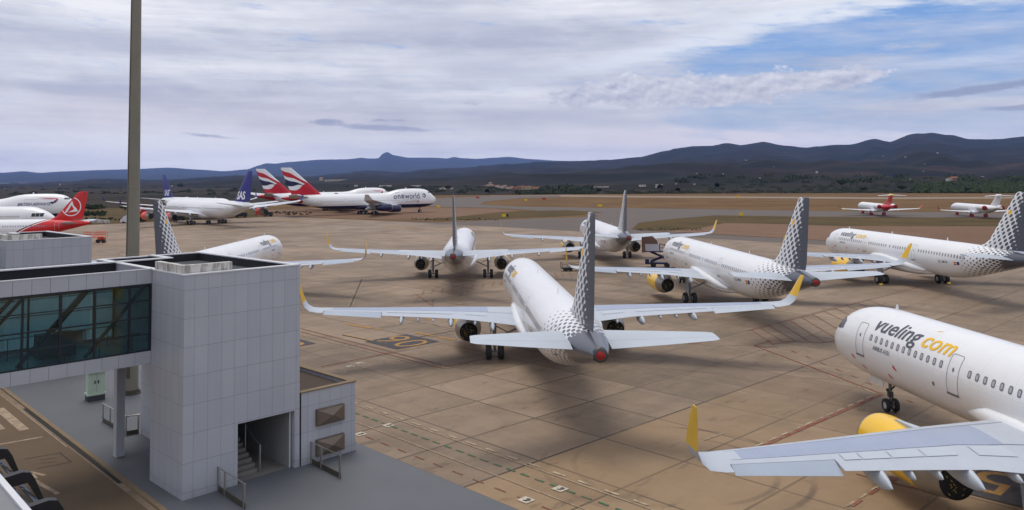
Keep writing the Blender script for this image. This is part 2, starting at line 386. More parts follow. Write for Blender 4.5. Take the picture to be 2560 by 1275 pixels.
for p in((971,1063),(1400,1222),(1315,1250),(900,1085),(876,916),(900,908)): plate(*p)
# stand 6 line work
line((752,821),(1111,913),.14,'red'); line((752,829),(1108,921),.14,'red'); line((1111,917),(1245,890),.14,'red'); line((1108,921),(1245,897),.10,'white',dash=(1.4,1.))
line((803,916),(980,880),.14,'red'); line((980,880),(1050,868),.08,'red',dash=(1.5,1.)); line((800,920),(990,880),.07,'pale'); line((860,930),(1020,897),.08,'white',dash=(1.2,.25)); line((1020,897),(1110,918),.10,'white',dash=(.9,1.))
line((752,838),(1110,925),.07,'pale')
line((866,810),(952,824),.45,'yellow',dash=(3.4,.5)); line((1040,831),(1137,850),.4,'yellow',dash=(2.4,.6)); line((857,837),(932,852),.30,'ink'); line((859,836.5),(933,851.5),.20,'orange',.008); line((1050,842),(1140,826),.10,'ink'); line((1070,800),(1078,797),.5,'yellow'); line((1040,735),(1096,775),.16,'red')
for x,y in((1055,736),(1078,733),(1102,731),(1128,728),(1153,725),(1178,722),(1205,719),(1230,716),(1250,713)): line((x+6,y-10),(x,y),.14,'red')
for x,y in((1052,738),(1400,678)): pass
for x,y in((1388,683),(1404,682),(1424,681),(1443,680)): line((x,y),(x+5,y+12),.14,'red')
line((876,765),(905,697),.18,'ink',dash=(.35,.45)); line((880,765),(909,697),.14,'white',dash=(.4,.8)); line((870,765),(884,735),.14,'white',dash=(.3,.7))
line((905,695),(1250,660),.10,'ink',dash=(2.5,1.8)); line((903,655),(1000,635),.10,'pale',dash=(2.,2.))
for (a,b) in(((800,556),(850,557)),((965,568),(1050,571)),((1060,573),(1130,576)),((1545,604),(1590,606)),((1390,550),(1440,551)),((1640,610),(1690,608))): line(a,b,1.1,'orange' if a[0] in(1060,1640) else 'yellow')
for (a,b) in(((1035,552),(1065,550)),((1140,553),(1160,551)),((1240,551),(1265,552)),((1330,547),(1355,548)),((1670,578.5),(1720,579.5))): line(a,b,.7,'pale')
line((690,548),(760,552),1.,'yellow')
# hatched red area by the nearest aircraft
line((1869,827),(2300,717),.12,'red'); line((1931,861),(1966,853),.12,'red'); line((1966,853),(2062,856),.12,'red'); line((2062,856),(2150,838),.12,'red')
for a,b in(((1878,824),(1934,861)),((1900,819),(1958,853.5)),((1922,813),(1988,852)),((1947,806.5),(2025,854)),((1975,801),(2062,856)),((2003,793),(2095,848)),((2031,785),(2120,838)),((2059,777.5),(2150,820)),((2087,770),(2180,812)),((2115,763),(2210,800)),((2143,757),(2240,795)),((2171,750),(2260,785))): line(a,b,.10,'red')
line((1885,864),(1926,851),.12,'red'); line((1888,866),(1945,867),.10,'red'); line((1886,863),(1916,869),.1,'red')
line((1886,864),(2205,984),.15,'red'); line((1880,866),(2195,985),.12,'white',dash=(1.6,1.6)); line((1760,861),(1886,864),.09,'pale'); line((1720,858),(1880,866),.12,'red',dash=(1.,6.))
line((2206,984),(1870,1131),.20,'red'); line((2180,990),(1860,1128),.12,'white',dash=(.75,.55))
for x,y in((1978,876),(2014,890),(2050,905),(2090,922),(2128,938),(2166,955),(2268,1000)): line((x,y),(x+14,y+6),.12,'red')
line((2140,1184),(2235,1208),.12,'red'); line((2235,1208),(2330,1230),.10,'red'); line((2228,1201),(2238,1192),.3,'red'); line((2195,1216),(2100,1275),.12,'white',dash=(.7,.5)); line((2195,1221),(2115,1275),.16,'red',dash=(.9,.9))
line((1760,1100),(1810,1082),.10,'pale')
# painted stand numbers
def stand_sign(c,digits,sz=4.45):
    a=NT(1,0)*sz/2; b=NT(0,1)*sz/2; MK['dark'].poly([(q.x,q.y,.006) for q in(c+a+b,c+a-b,c-a-b,c-a+b)])
    vs,fs=text_mesh(digits,4.6,0,-.008,1.05,10.); mx=max(v[0] for v in vs); mn_=min(v[0] for v in vs)
    up=-NT(1,0); rt=-NT(0,1); o=c-up*1.62-rt*((mx+mn_)/2)
    MK['orange'].add([tuple((o+rt*u+up*v)+Vector((0,0,.012))) for u,v in vs],fs)
def ctr(l):
    s_=Vector((0,0,0))
    for p in l: s_+=G(*p)/len(l)
    return s_
c06=ctr([(914,854),(1014,835.5),(1096,853),(994,873)]); stand_sign(c06,'06')
stand_sign(c06+(G(788,858)-G(1096,853)),'07')
e=G(2470,1247); stand_sign(Vector((e.x,e.y,0))+NT(2.22,.9),'05')
for k,nm in(('red','red_marking_line'),('white','white_marking_line'),('green','green_marking_line'),('yellow','yellow_marking_line'),('orange','orange_marking'),('dark','stand_number_board'),('pale','faded_marking_line'),('plate','marking_plate'),('ink','black_marking_line')):
    pass
# service road paint
for n0,t0 in((12.05,-55.5),(11.1,-56.5)): line(NT(n0,t0),NT(n0,t0+5.8),.5,'pale',.004,None,True)
line(NT(10.5,-47.9),NT(12.45,-47.7),.2,'pale',.004,None,True); line(G(55,1183),G(145,1235),.20,'pale',.004,None,True); line(G(75,1180),G(112,1188),.18,'pale',.004,None,True); line(G(75,1182),G(90,1196),.18,'pale',.004,None,True)
for a,b in(((60,1148),(150,1132)),((150,1132),(178,1155)),((178,1155),(90,1172))): line(a,b,.05,'ink')
line((100,1150),(140,1145),.05,'ink'); line((100,1158),(140,1154),.05,'ink')
nline(12.9,-70,-45,.06,'pale',None)
for k,nm in(('red','red_marking_line'),('white','white_marking_line'),('green','green_marking_line'),('yellow','yellow_marking_line'),('orange','orange_marking'),('dark','stand_number_board'),('pale','faded_marking_line'),('plate','marking_plate'),('ink','black_marking_line')):
    tag(MK[k].build(nm,MATS['paint_'+k]),kind='structure')
# ---------------------------------------------------------------- hills and plain
NEAR=[(-700,452),(-300,455),(0,459),(60,457),(180,452),(230,447),(270,445),(330,449),(400,449),(460,446),(530,440),(590,437),(640,437),(700,440),(780,440),(870,431),(920,426),(1000,429),(1060,424),(1130,420),(1260,411),(1340,405),(1440,402),(1520,399),(1600,393),(1660,378),(1730,365),(1780,364),(1815,357),(1850,363),(1910,354),(1960,364),(2020,368),(2080,362),(2130,361),(2185,346),(2225,354),(2280,333),(2330,330),(2375,337),(2420,347),(2480,348),(2560,340),(2700,330),(2900,350),(3300,345)]
FAR=[(-700,420),(-300,432),(0,432),(60,428),(100,432),(170,428),(250,425),(330,423),(420,419),(500,424),(560,428),(620,423),(645,414),(665,408),(690,409),(720,405),(800,399),(870,398),(905,394),(920,396),(945,396),(955,386),(966,379),(985,388),(1020,394),(1080,394),(1120,396),(1135,392),(1150,395),(1190,397),(1240,394),(1270,392),(1330,398),(1400,402),(1450,403),(1600,406),(2000,420),(3300,420)]
def prof(tab):
    o=[]
    for px,py in tab: r=ray(px,py); o.append((math.atan2(r.x,r.y),r.z/math.hypot(r.x,r.y)))
    return o
NP_,FP_=prof(NEAR),prof(FAR)
def pe(p,a):
    if a<=p[0][0]: return p[0][1]
    if a>=p[-1][0]: return p[-1][1]
    for i in range(len(p)-1):
        if p[i][0]<=a<=p[i+1][0]:
            t=(a-p[i][0])/(p[i+1][0]-p[i][0]); t=t*t*(3-2*t)*.5+t*.5; return lerp(p[i][1],p[i+1][1],t)
RN,RF,R0_=6200.,17000.,720.
def fbm(x,y,o=4): return mn.fractal(Vector((x,y,3.3)),1.,2.,o)
def hnear(a,r):
    zr=CAMH+RN*pe(NP_,a); t=max(0.,(r-R0_)/(RN-R0_))
    x,y=r*math.sin(a),r*math.cos(a)
    if t<=1:
        b=zr*(.16*t+.84*t**1.9)
        k=min(1,t*6)*(1-t)**.6
        return b+k*(fbm(x*.0011,y*.0011)*min(60,8+zr*.30)*t**.5*1.7-abs(fbm(x*.0019+7,y*.0019,3))*min(60,4+zr*.22)*t**.6*1.8)+ min(1,t*20)*(1-t)*fbm(x*.006,y*.006,3)*2.6+(1-abs(2*t-1))*0+ ((fbm(x*.004,y*.004,5)*13.-abs(fbm(x*.0055+3,y*.0055,4))*22.*min(1,t*3))*t*min(1,(1-t)*12+.35))
    return zr*(1-(t-1)*1.2)
def terrain(name,fn,rs,a0,a1,na,m):
    mb=MB(); vs=[];fs=[]
    for r in rs:
        for k in range(na+1):
            a=lerp(a0,a1,k/na); vs.append((r*math.sin(a),r*math.cos(a),fn(a,r)))
    for i in range(len(rs)-1):
        for k in range(na): q=i*(na+1)+k; fs.append((q,q+1,q+na+2,q+na+1))
    mb.add(vs,fs); return tag(mb.build(name,m,None,True),kind='structure')
def fn_hill():
    P=coord(); x,y,z=sep(P)
    t=noise(P,.0022,8,.68); g=noise(P,.012,7,.72); s2=noise(vec(x*.0016,y*.006,1.),1.,7,.7); sp=noise(P,.05,4,.6)
    c=mixc(sstep(.36,.64,t),S(17,22,12),S(36,31,22))
    lowz=1.-sstep(40.,150.,z)
    c=mixc(sstep(.50,.66,s2)*.75*lowz,c,S(66,51,37)); c=mixc(sstep(.56,.66,g)*.8,c,S(18,23,12))
    c=mixc(sstep(.66,.74,noise(P,.004,6,.7))*.55,c,S(92,66,50))
    return mixc(sstep(.6,.7,sp)*.35,c,S(16,19,11))
mat('hill_scrub',rough=.95,var=.2,scale=.03,fn=fn_hill,spec=.1)
mat('mountain_rock',S(46,48,46),.95,var=.35,scale=.0012,spec=.1)
rs=[R0_*(RN/R0_)**(k/110) for k in range(111)]+[RN*1.05,RN*1.15,RN*1.3]
terrain('hills',hnear,rs,R(-48),R(52),520,MATS['hill_scrub'])
def hfar(a,r):
    zr=CAMH+RF*pe(FP_,a); t=(r-9000)/(RF-9000)
    if t<=1:
        return max(0,zr*(.1+.9*max(0,t)**1.3)+(1-t)**.6*max(0,t)**.5*fbm(r*math.sin(a)*.0006,r*math.cos(a)*.0006,4)*70)
    return zr*(1-(t-1)*2)
terrain('mountains',hfar,[9000+8000*k/34 for k in range(35)]+[17600,18600],R(-48),R(40),420,MATS['mountain_rock'])
def on_terrain(px,py):
    r=ray(px,py); hl=math.hypot(r.x,r.y); a=math.atan2(r.x,r.y); d=R0_
    while d<RN:
        z=CAMH+d*r.z/hl
        if hnear(a,d)>=z: return Vector((d*math.sin(a),d*math.cos(a),z))
        d*=1.006
    return Vector((RN*math.sin(a),RN*math.cos(a),hnear(a,RN)))
# ---------------------------------------------------------------- aircraft paints
WHITE=(.80,.81,.82); GREYP=S(74,78,88); YEL=S(240,190,10)
def uvc():
    n=X.nt.nodes.new('ShaderNodeUVMap'); n.uv_map='UVMap'; return sep(X(n.outputs[0]))
def hexdist(p,q,a,b):
    def one(o):
        u=(xfrac(p/a+o)-.5)*a; v=(xfrac(q/b+o)-.5)*b
        return xsqrt(u*u+v*v)
    return xmin(one(0.),one(.5))
def grime(c,z,lo=2.0,hi=3.4):
    P=coord(); st=noise(P*1. if False else P,.9,5,.7)
    return c
def fn_dotfus():
    u,v,_=uvc(); ue=u-1.6*(1.-clamp(xabs(v)/5.5))
    r=.075+.15*clamp((ue-34.3)/5.4)+.2*sstep(39.4,41.2,ue); r=r*gt(ue,34.2)
    d=hexdist(u,v,.90,.62)
    m=1.-sstep(r-.012,r+.012,d); m=xmax(m,gt(u,42.6)); seam=(1.-sstep(.008,.02,xabs(xfrac(u/2.13)-.5)*2.13))+(1.-sstep(.008,.02,xabs(xabs(v)-2.75)))*.8; P=coord(); gr=noise(vec(u*.25,v*1.6),1.,6,.7)
    c=mixc(clamp(seam)*.22,WHITE,(.35,.35,.36)); c=mixc(sstep(.5,.8,gr)*.16+sstep(3.6,6.2,xabs(v))*.12,c,(.42,.38,.33)); return mixc(m,c,GREYP)
def fn_dotfin():
    u,v,_=uvc(); s=u-(36.7+(v-6.)*.862); ch=6.0-(v-6.)*.72
    t=clamp(s/ch); h=clamp((v-6.)/5.8)
    r=xmin(.135+.12*t+.19*sstep(.48,1.0,t)+.02*h,.392); r=xmax(r,gt(t,.975))
    d=hexdist(s-.10,v-.05,.86,.74)
    m=1.-sstep(r-.01,r+.01,d); c=mixc(m,WHITE,GREYP)
    e0=s-.96; e1=v-9.67; yy=1.-sstep(.25,.27,xsqrt(e0*e0+e1*e1))
    return mixc(yy,c,YEL)
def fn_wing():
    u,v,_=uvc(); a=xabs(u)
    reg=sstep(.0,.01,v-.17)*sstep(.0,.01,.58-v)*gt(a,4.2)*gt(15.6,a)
    c=mixc(reg,(.45,.49,.55),(.30,.35,.47))  # slight blue of the reflected sky is painted into the wing grey
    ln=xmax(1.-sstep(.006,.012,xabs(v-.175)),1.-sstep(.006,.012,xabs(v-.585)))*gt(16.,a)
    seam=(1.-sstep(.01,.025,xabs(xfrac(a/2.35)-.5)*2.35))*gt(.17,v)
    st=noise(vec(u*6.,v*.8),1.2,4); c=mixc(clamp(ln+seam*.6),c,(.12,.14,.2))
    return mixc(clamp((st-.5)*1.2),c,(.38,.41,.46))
def fn_belly(top,bot,line,soft=.05):
    def f():
        P=sep(coord()); return mixc(sstep(line-soft,line+soft,P[2]),bot,top)
    return f
mat('white_paint',WHITE,.28,var=.05,scale=.6,coat=.4,bump=0)
mat('dotted_paint',rough=.30,var=.05,scale=.6,coat=.35,bump=.035,bscale=.7,fn=fn_dotfus)
mat('dotted_fin_paint',rough=.45,var=.04,scale=.6,coat=0.,fn=fn_dotfin)
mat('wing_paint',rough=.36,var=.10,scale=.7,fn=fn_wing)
mat('panel_sky_tint',(.46,.51,.57),.4,var=.1,scale=.8)  # light grey with a modest blue of reflected sky mixed into the colour
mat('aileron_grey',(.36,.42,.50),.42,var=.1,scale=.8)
mat('grey_paint',GREYP,.4,var=.08,scale=.8,coat=.3)
mat('yellow_paint',YEL,.3,var=.06,scale=1.,coat=.3)
mat('bare_metal',(.33,.30,.26),.36,.6,var=.15,scale=2.)
mat('dark_metal',(.09,.09,.09),.45,.6,var=.2,scale=3.)
mat('tyre',(.018,.018,.018),.8,var=.3,scale=6.)
mat('hub_metal',(.55,.55,.55),.4,.3,var=.15,scale=6.)
mat('strut_metal',(.20,.20,.21),.4,.4,var=.2,scale=4.)
mat('red_cover',S(160,22,20),.6,var=.15,scale=3.)
mat('black_cover',(.012,.012,.012),.75,var=.3,scale=3.)
mat('window_glass',(.40,.40,.44),.3,var=.1)
mat('window_frame_grey',(.15,.155,.165),.4,var=.05)
mat('cockpit_glass',(.02,.025,.03),.08,var=.05)
mat('outline_grey',(.30,.31,.32),.5,var=.05)
mat('dark_lettering',S(75,80,90),.4,var=.05)
mat('yellow_lettering',YEL,.4,var=.04)
mat('red_marking',S(200,50,45),.5,var=.05)
mat('dash_yellow',S(225,190,60),.5,var=.05)
def airfoil(c0,c1,n=11):
    """closed loop of (frac, half-thickness sign*value) for tc=1, from upper c1 round the nose (or the hinge face) to lower c1"""
    def yt(x): return 5*(.2969*math.sqrt(max(x,0))-.126*x-.3516*x*x+.2843*x**3-.1015*x**4)
    xs=[c0+(c1-c0)*(1-math.cos(PI*k/(n-1)))/2 for k in range(n)]
    up=[(x,yt(x)+.002) for x in xs]; lo=[(x,-yt(x)-.002) for x in xs]
    return up[::-1]+(lo[1:] if c0==0 else lo)
class Surf:
    """lifting surface: rows (span, xLE, z, chord, t/c, cant deg)"""
    def __init__(s,rows,side,camber=.015): s.rows=rows; s.side=side; s.camber=camber
    def at(s,y):
        rs=s.rows
        if y<=rs[0][0]: return rs[0][1:]
        for a,b in zip(rs,rs[1:]):
            if y<=b[0]:
                t=(y-a[0])/(b[0]-a[0]); return tuple(lerp(p,q,t) for p,q in zip(a[1:],b[1:]))
        return rs[-1][1:]
    def loop(s,y,c0,c1,n=11,rot=0.,row=None):
        xle,z,ch,tc,cant=row[1:] if row else s.at(y)
        yy=row[0] if row else y
        out=[];uv=[]
        cr=math.cos(R(cant));sr=math.sin(R(cant))
        for f,h in airfoil(c0,c1,n):
            dx=f*ch; dz=(h*tc+s.camber*4*f*(1-f))*ch
            if rot:
                hx=c0*ch; hz=s.camber*4*c0*(1-c0)*ch; a,b=dx-hx,dz-hz
                dx=hx+a*math.cos(rot)+b*math.sin(rot); dz=hz-a*math.sin(rot)+b*math.cos(rot)
            out.append((xle+dx,(yy-dz*sr)*s.side,z+dz*cr-.032*f*ch*(1-sr))); uv.append((yy,f))
        return out,uv
    def top(s,y,f,off=.02):
        xle,z,ch,tc,cant=s.at(y); yt=5*(.2969*math.sqrt(f)-.126*f-.3516*f*f+.2843*f**3-.1015*f**4)
        return (xle+f*ch,y*s.side,z+(yt*tc+s.camber*4*f*(1-f))*ch-.032*f*ch+off)
class Plane:
    def __init__(s,name,xg): s.xg=xg; s.root=empty(name); s.wheels={}
    def T(s,p): return (p[1],s.xg-p[0],p[2])
    def loft(s,name,rings,uvs,m,parent=None,smooth=True,ang=50,cap=True,closed=True):
        mb=MB(); mb.loft([[s.T(p) for p in r] for r in rings],0,cap,closed,[q for u in uvs for q in u] if uvs else None)
        return mb.build(name,m,parent or s.root,smooth,ang)
    # fuselage -------------------------------------------------
    def fuselage(s,tab,m,xs=None,n=56,R0=None,name='fuselage'):
        s.tab=tab; L=tab[-1][0]
        if xs is None:
            xs=[L*(1-math.cos(PI*k/16))/2*.16 for k in range(17)]+[L*(.08+.92*k/60) for k in range(5,61)]
            xs=sorted(set([round(x,4) for x in xs if x<=L]))
        R0=R0 or max(r[3] for r in tab); rings=[];uvs=[]
        for x in xs:
            r=[];u=[]
            for k in range(n+1):
                th=-PI+2*PI*k/n; r.append(s.fp(x,th)); u.append((x,th*R0))
            rings.append(r);uvs.append(u)
        s.body=s.loft(name,rings,uvs,m,None,True,60,True,False); return s.body
    def fp(s,x,th):
        zt,zb,hw,zc=interp(s.tab,x); c=math.cos(th); h=(zt-zc) if c>0 else (zc-zb)
        return (x,hw*math.sin(th),zc+h*c)
    def fn(s,x,th,off):
        p=Vector(s.fp(x,th)); a=Vector(s.fp(x+.02,th))-p; b=Vector(s.fp(x,th+.01))-p
        n=a.cross(b); n.normalize()
        if n.y*math.sin(th)+n.z*math.cos(th)<0: n=-n
        return tuple(p+n*off)
    def thz(s,x,z):
        zt,zb,hw,zc=interp(s.tab,x); h=(zt-zc) if z>zc else (zc-zb); return math.acos(max(-1,min(1,(z-zc)/h)))
    def decal(s,mb,vs,fs,x0,z0,side,mi=0,off=.012,aft=True):
        """2-D shapes in metres onto the skin: u runs to the reader's right, v up"""
        out=[]
        th0=s.thz(x0,z0); zt,zb,hw,zc=interp(s.tab,x0); Rm=(hw+(zt-zb)/2)/2
        for u,v in vs:
            x=x0+(u if side<0 else -u); th=th0-v/Rm
            out.append(s.T(s.fn(x,side*th,off)))
        mb.add(out,fs,mi); return mb
    def decal_text(s,t,size,x0,z0,side,m,name,parent=None,off=.012,xs=1.,heavy=0.,**k):
        vs,fs=text_mesh(t,size,**k); vs=[(u*xs,v) for u,v in vs]; mb=MB()
        for i,(a,b) in enumerate(((0,0),(1,0),(-1,0),(0,1),(0,-1)) if heavy else ((0,0),)): s.decal(mb,[(u+a*heavy,v+b*heavy*.6) for u,v in vs],fs,x0,z0,side,0,off+.0015*i); return mb.build(name,m,parent or s.body)
    def outline(s,w,h,t=.04,r=.15,n=5):
        """rounded-rectangle outline ring, subdivided upright sides"""
        def rr(w,h,r):
            p=[]
            for cx,cy,a in((w/2-r,h/2-r,0),(-w/2+r,h/2-r,90),(-w/2+r,-h/2+r,180),(w/2-r,-h/2+r,270)):
                if p: 
                    q=p[-1]; e=(cx+r*math.cos(R(a)),cy+r*math.sin(R(a)))
                    for k in range(1,6): p.append((lerp(q[0],e[0],k/6),lerp(q[1],e[1],k/6)))
                for k in range(n+1): p.append((cx+r*math.cos(R(a+90*k/n)),cy+r*math.sin(R(a+90*k/n))))
            q=p[-1];e=p[0]
            for k in range(1,6): p.append((lerp(q[0],e[0],k/6),lerp(q[1],e[1],k/6)))
            return p
        a=rr(w,h,r); b=rr(w-2*t,h-2*t,max(r-t,.01)); m=len(a)
        return a+b,[(i,(i+1)%m,m+(i+1)%m,m+i) for i in range(m)]
    def door(s,x,z,side,w=.86,h=1.86,sill=True,mat_='outline_grey'):
        mb=MB(); vs,fs=s.outline(w,h,.035,.14); s.decal(mb,vs,fs,x,z,side,0,.012)
        if sill:
            st=[(-w/2-.02,-h/2-.06),(-w/4,-h/2-.06),(w/4,-h/2-.06),(w/2+.02,-h/2-.06),(w/2+.02,-h/2+.04),(w/4,-h/2+.04),(-w/4,-h/2+.04),(-w/2-.02,-h/2+.04)]
            s.decal(mb,st,[(0,1,6,7),(1,2,5,6),(2,3,4,5)],x,z,side,1,.03)
            c=[(.1*math.cos(2*PI*k/10)*.7,.1*math.sin(2*PI*k/10)+.18) for k in range(10)]
            s.decal(mb,c,[tuple(range(10))],x,z,side,1,.014)
        return mb.build('cabin_door',[MATS[mat_],MATS['strut_metal']],s.body)
    def window_mesh(s,x,z,side,w=.24,h=.36,fr='window_frame_grey',gl='window_glass',off=.012,frame=True):
        mb=MB(); n=12
        def el(a,b): return [(a*math.copysign(abs(math.cos(2*PI*k/n))**.6,math.cos(2*PI*k/n)),b*math.copysign(abs(math.sin(2*PI*k/n))**.6,math.sin(2*PI*k/n))) for k in range(n)]
        if frame:
            a=el(w/2,h/2); b=el(w/2-.05,h/2-.06); s.decal(mb,a+b,[(i,(i+1)%n,n+(i+1)%n,n+i) for i in range(n)],x,z,side,0,off)
            s.decal(mb,b,[tuple(range(n))],x,z,side,1,off*.9)
        else: s.decal(mb,el(w/2,h/2),[tuple(range(n))],x,z,side,1,off)
        return mb.mesh('cabin_window',[MATS[fr],MATS[gl]])
    def windows(s,xs,z,xref,side,**k):
        me=s.window_mesh(xref,z,side,**k)
        for x in xs: inst(me,'cabin_window',s.body,(0,xref-x,0))
    # wing -----------------------------------------------------
    def wing(s,rows,side,m,ail=None,flap_y=(),spoil=(),tip=None,tipm=None,name='wing',fair=(),body=None):
        sf=Surf(rows,side); rings=[];uvs=[]
        ys=[r[0] for r in rows]; 
        if ail: ys=sorted(set(ys+[ail[0]-.01,ail[0],ail[1],ail[1]+.01]))
        for y in ys:
            row=next((r for r in rows if r[0]==y),None)
            ce=.74 if ail and ail[0]<=y<=ail[1] else 1.
            l,u=sf.loop(y,0,ce,13,row=row); rings.append(l);uvs.append(u)
        w=s.loft(name,rings,uvs,m,None,True,40)
        if ail:
            rr=[];uu=[]
            for y in (ail[0]+.04,ail[1]-.04):
                l,u=sf.loop(y,.745,1.,5,rot=R(ail[2])); rr.append(l);uu.append(u)
            s.loft('aileron',rr,uu,MATS['aileron_grey'],w,True,40)
        for y0,y1 in spoil:
            mb=MB()
            for a in range(3):
                for b in range(2):
                    f0,f1=lerp(.615,.775,b/2),lerp(.615,.775,(b+1)/2); p0,p1=lerp(y0,y1,a/3),lerp(y0,y1,(a+1)/3)
                    mb.poly([s.T(sf.top(*q)) for q in((p0,f0),(p1,f0),(p1,f1),(p0,f1))])
            mb.build('spoiler',MATS['panel_sky_tint'],w)
        for y,ln,big in fair:
            xle,z,ch,tc,_=sf.at(y); xt=xle+ch; rings=[]
            N=9
            for k in range(N+1):
                t=k/N; x=xt-ln*.70+ln*t; e=max(.02,(math.sin(PI*min(1,t*1.02))**.6 if t<1 else .02))
                zc=z-.032*ch-.08-.16*big-(.30*big)*max(0,t-.45)
                rings.append([(x,(y+.23*big*e*math.cos(2*PI*j/10))*side,zc+.40*big*e*math.sin(2*PI*j/10)) for j in range(10)])
            s.loft('flap_fairing',rings,None,MATS['panel_sky_tint'],w,True,50)
        if tip:
            t2=Surf(tip,side,0.); rings=[];uvs=[]
            for r in tip:
                l,u=t2.loop(r[0],0,1,9,row=r); rings.append(l);uvs.append(u)
            s.loft('wing_tip_fin',rings,uvs,tipm,w,True,40)
        return w,sf
    def fin(s,rows,m,rud=.68,cut=None,name='fin'):
        """rows (z, xLE, chord, t/c)"""
        s.finrows=rows; rings=[];uvs=[]
        def sec(z,c0,c1,x,ch,tc,rot=0.):
            l=[];u=[]
            for f,h in airfoil(c0,c1,9): l.append((x+f*ch,h*tc*ch,z));u.append((x+f*ch,z))
            return l,u
        for z,x,ch,tc in rows:
            l,u=sec(z,0,rud,x,ch,tc); rings.append(l);uvs.append(u)
        f=s.loft(name,rings,uvs,m,None,True,40)
        rr=[];uu=[]
        for z,x,ch,tc in rows[1:]:
            c0=rud+.004 if not cut or z<cut[0] else rud+cut[1]
            l,u=sec(z,c0,1.,x,ch,tc); rr.append(l);uu.append(u)
        s.loft('rudder',rr,uu,m,f,True,40)
        s.finobj=f; return f
    def finy(s,x,z):
        rs=s.finrows
        for a,b in zip(rs,rs[1:]):
            if z<=b[0] or b is rs[-1]:
                t=max(0,min(1,(z-a[0])/(b[0]-a[0]))); xl,ch,tc=(lerp(a[k],b[k],t) for k in(1,2,3)); break
        f=(x-xl)/ch
        if f<=.005 or f>=.995: return None
        return 5*(.2969*math.sqrt(f)-.126*f-.3516*f*f+.2843*f**3-.1015*f**4)*tc*ch
    def fin_decal(s,vs,fs,side,m,name,off=.03):
        """vs in (x,z)"""
        mb=MB(); keep={}; o=[]
        ys=[s.finy(x,z) for x,z in vs]
        mb.add([s.T((x,side*((y or 0)+off),z)) for (x,z),y in zip(vs,ys)],[f for f in fs if all(ys[i] is not None for i in f)])
        return mb.build(name,m,s.finobj)
    def tail(s,rows,side,m,elev=.7,rot=3.,em='panel_sky_tint'):
        sf=Surf(rows,side,-.005); rings=[];uvs=[]
        for r in rows:
            l,u=sf.loop(r[0],0,elev,9,row=r); rings.append(l);uvs.append(u)
        t=s.loft('tailplane',rings,uvs,m,None,True,40)
        rr=[];uu=[]
        for r in rows[1:]:
            l,u=sf.loop(r[0],elev+.005,1.,5,rot=R(rot),row=r); rr.append(l);uu.append(u)
        s.loft('elevator',rr,uu,MATS[em],t,True,40); return t
    # engine: (x inlet, length, r, y, z)
    def engine(s,x,L,r,y,z,cowl,rear='bare_metal',lip='bare_metal',split=.70,pyl=None,covers=True,name='engine',inlet_cover='red_cover',exr=.70):
        side=1 if y>0 else -1
        prof=[(0,.80),(.01,.86),(.05,.93),(.13,.985),(.28,1.),(.45,1.),(split,.95)]
        rear_p=[(split,.95),(lerp(split,1.,.35),lerp(.95,exr,.32)),(.92,lerp(.975,exr,.76)),(1.,exr)]
        def lz(p,nm,m,par,n=28,cap=False):
            mb=MB(); mb.lathe([(s.xg-(x+a*L),b*r) for a,b in p],'Y',(y,0,z),n,0,cap); return mb.build(nm,m,par,True,50)
        c=lz(prof[2:],name,cowl,s.root)
        lz(prof[:3]+[],'inlet_lip',MATS[lip],c)
        lz(rear_p,'exhaust_nozzle',MATS[rear],c)
        inn=lz([(.005,.80),(.12,.78),(.13,.02)],'intake_fan',MATS['dark_metal'],c)
        if covers:
            lz([(.004,.795),(-.006,.70),(-.012,.02)],'intake_cover',MATS[inlet_cover],c)
            mb=MB(); mb.lathe([(s.xg-(x+a*L),b*r) for a,b in [(1.,exr-.005),(1.012,exr*.9),(1.02,.02)]],'Y',(y,0,z),28,0)
            for k in range(22):
                q=random.random()*2*PI; d=r*exr*(.25+.6*random.random())
                ux,uz=y+d*math.cos(q),z+d*math.sin(q); a=.6 if k%2 else 2.2; l=.05
                dx,dz=l*math.cos(a),l*math.sin(a); yy=s.xg-(x+1.022*L+.004)
                mb.poly([(ux-dx-.012,yy,uz-dz),(ux-dx+.012,yy,uz-dz),(ux+dx+.012,yy,uz+dz),(ux+dx-.012,yy,uz+dz)],1)
            mb.build('exhaust_cover',[MATS['black_cover'],MATS['dash_yellow']],c,True,50)
        else: lz([(.99,exr-.01),(.9,exr*.5),(1.12,.03)],'exhaust_cone',MATS['dark_metal'],c)
        if pyl:
            x1,z1=pyl; w=.2*r/1.1
            rings=[[(x+.25*L,y-w*.3,z+r*.95),(x+.25*L,y+w*.3,z+r*.95),(x+.3*L,y+w*.3,z+r*1.06),(x+.3*L,y-w*.3,z+r*1.06)],
                   [(x+.6*L,y-w,z+r*.6),(x+.6*L,y+w,z+r*.6),(x+.62*L,y+w,z1-.05),(x+.62*L,y-w,z1-.05)],
                   [(x+1.02*L,y-w,z+r*.62),(x+1.02*L,y+w,z+r*.62),(x+1.0*L,y+w,z1),(x+1.0*L,y-w,z1)],
                   [(x1,y-w*.2,z1-.25),(x1,y+w*.2,z1-.25),(x1,y+w*.2,z1),(x1,y-w*.2,z1)]]
            s.loft('engine_pylon',rings,None,MATS['panel_sky_tint'],c,False)
        return c
    # gear
    def wheel_mesh(s,r,w):
        k=(r,w)
        if k not in s.wheels:
            mb=MB(); mb.lathe([(-w*.5,r*.52),(-w*.5,r*.86),(-w*.38,r*.97),(0,r),(w*.38,r*.97),(w*.5,r*.86),(w*.5,r*.52)],'X',(0,0,0),28,0)
            mb.lathe([(-w*.42,r*.54),(-w*.36,r*.40),(-w*.46,r*.18),(-w*.46,.005)],'X',(0,0,0),20,1)
            mb.lathe([(w*.42,r*.54),(w*.36,r*.40),(w*.46,r*.18),(w*.46,.005)],'X',(0,0,0),20,1)
            s.wheels[k]=mb.mesh('wheel',[MATS['tyre'],MATS['hub_metal']],True,40)
        return s.wheels[k]
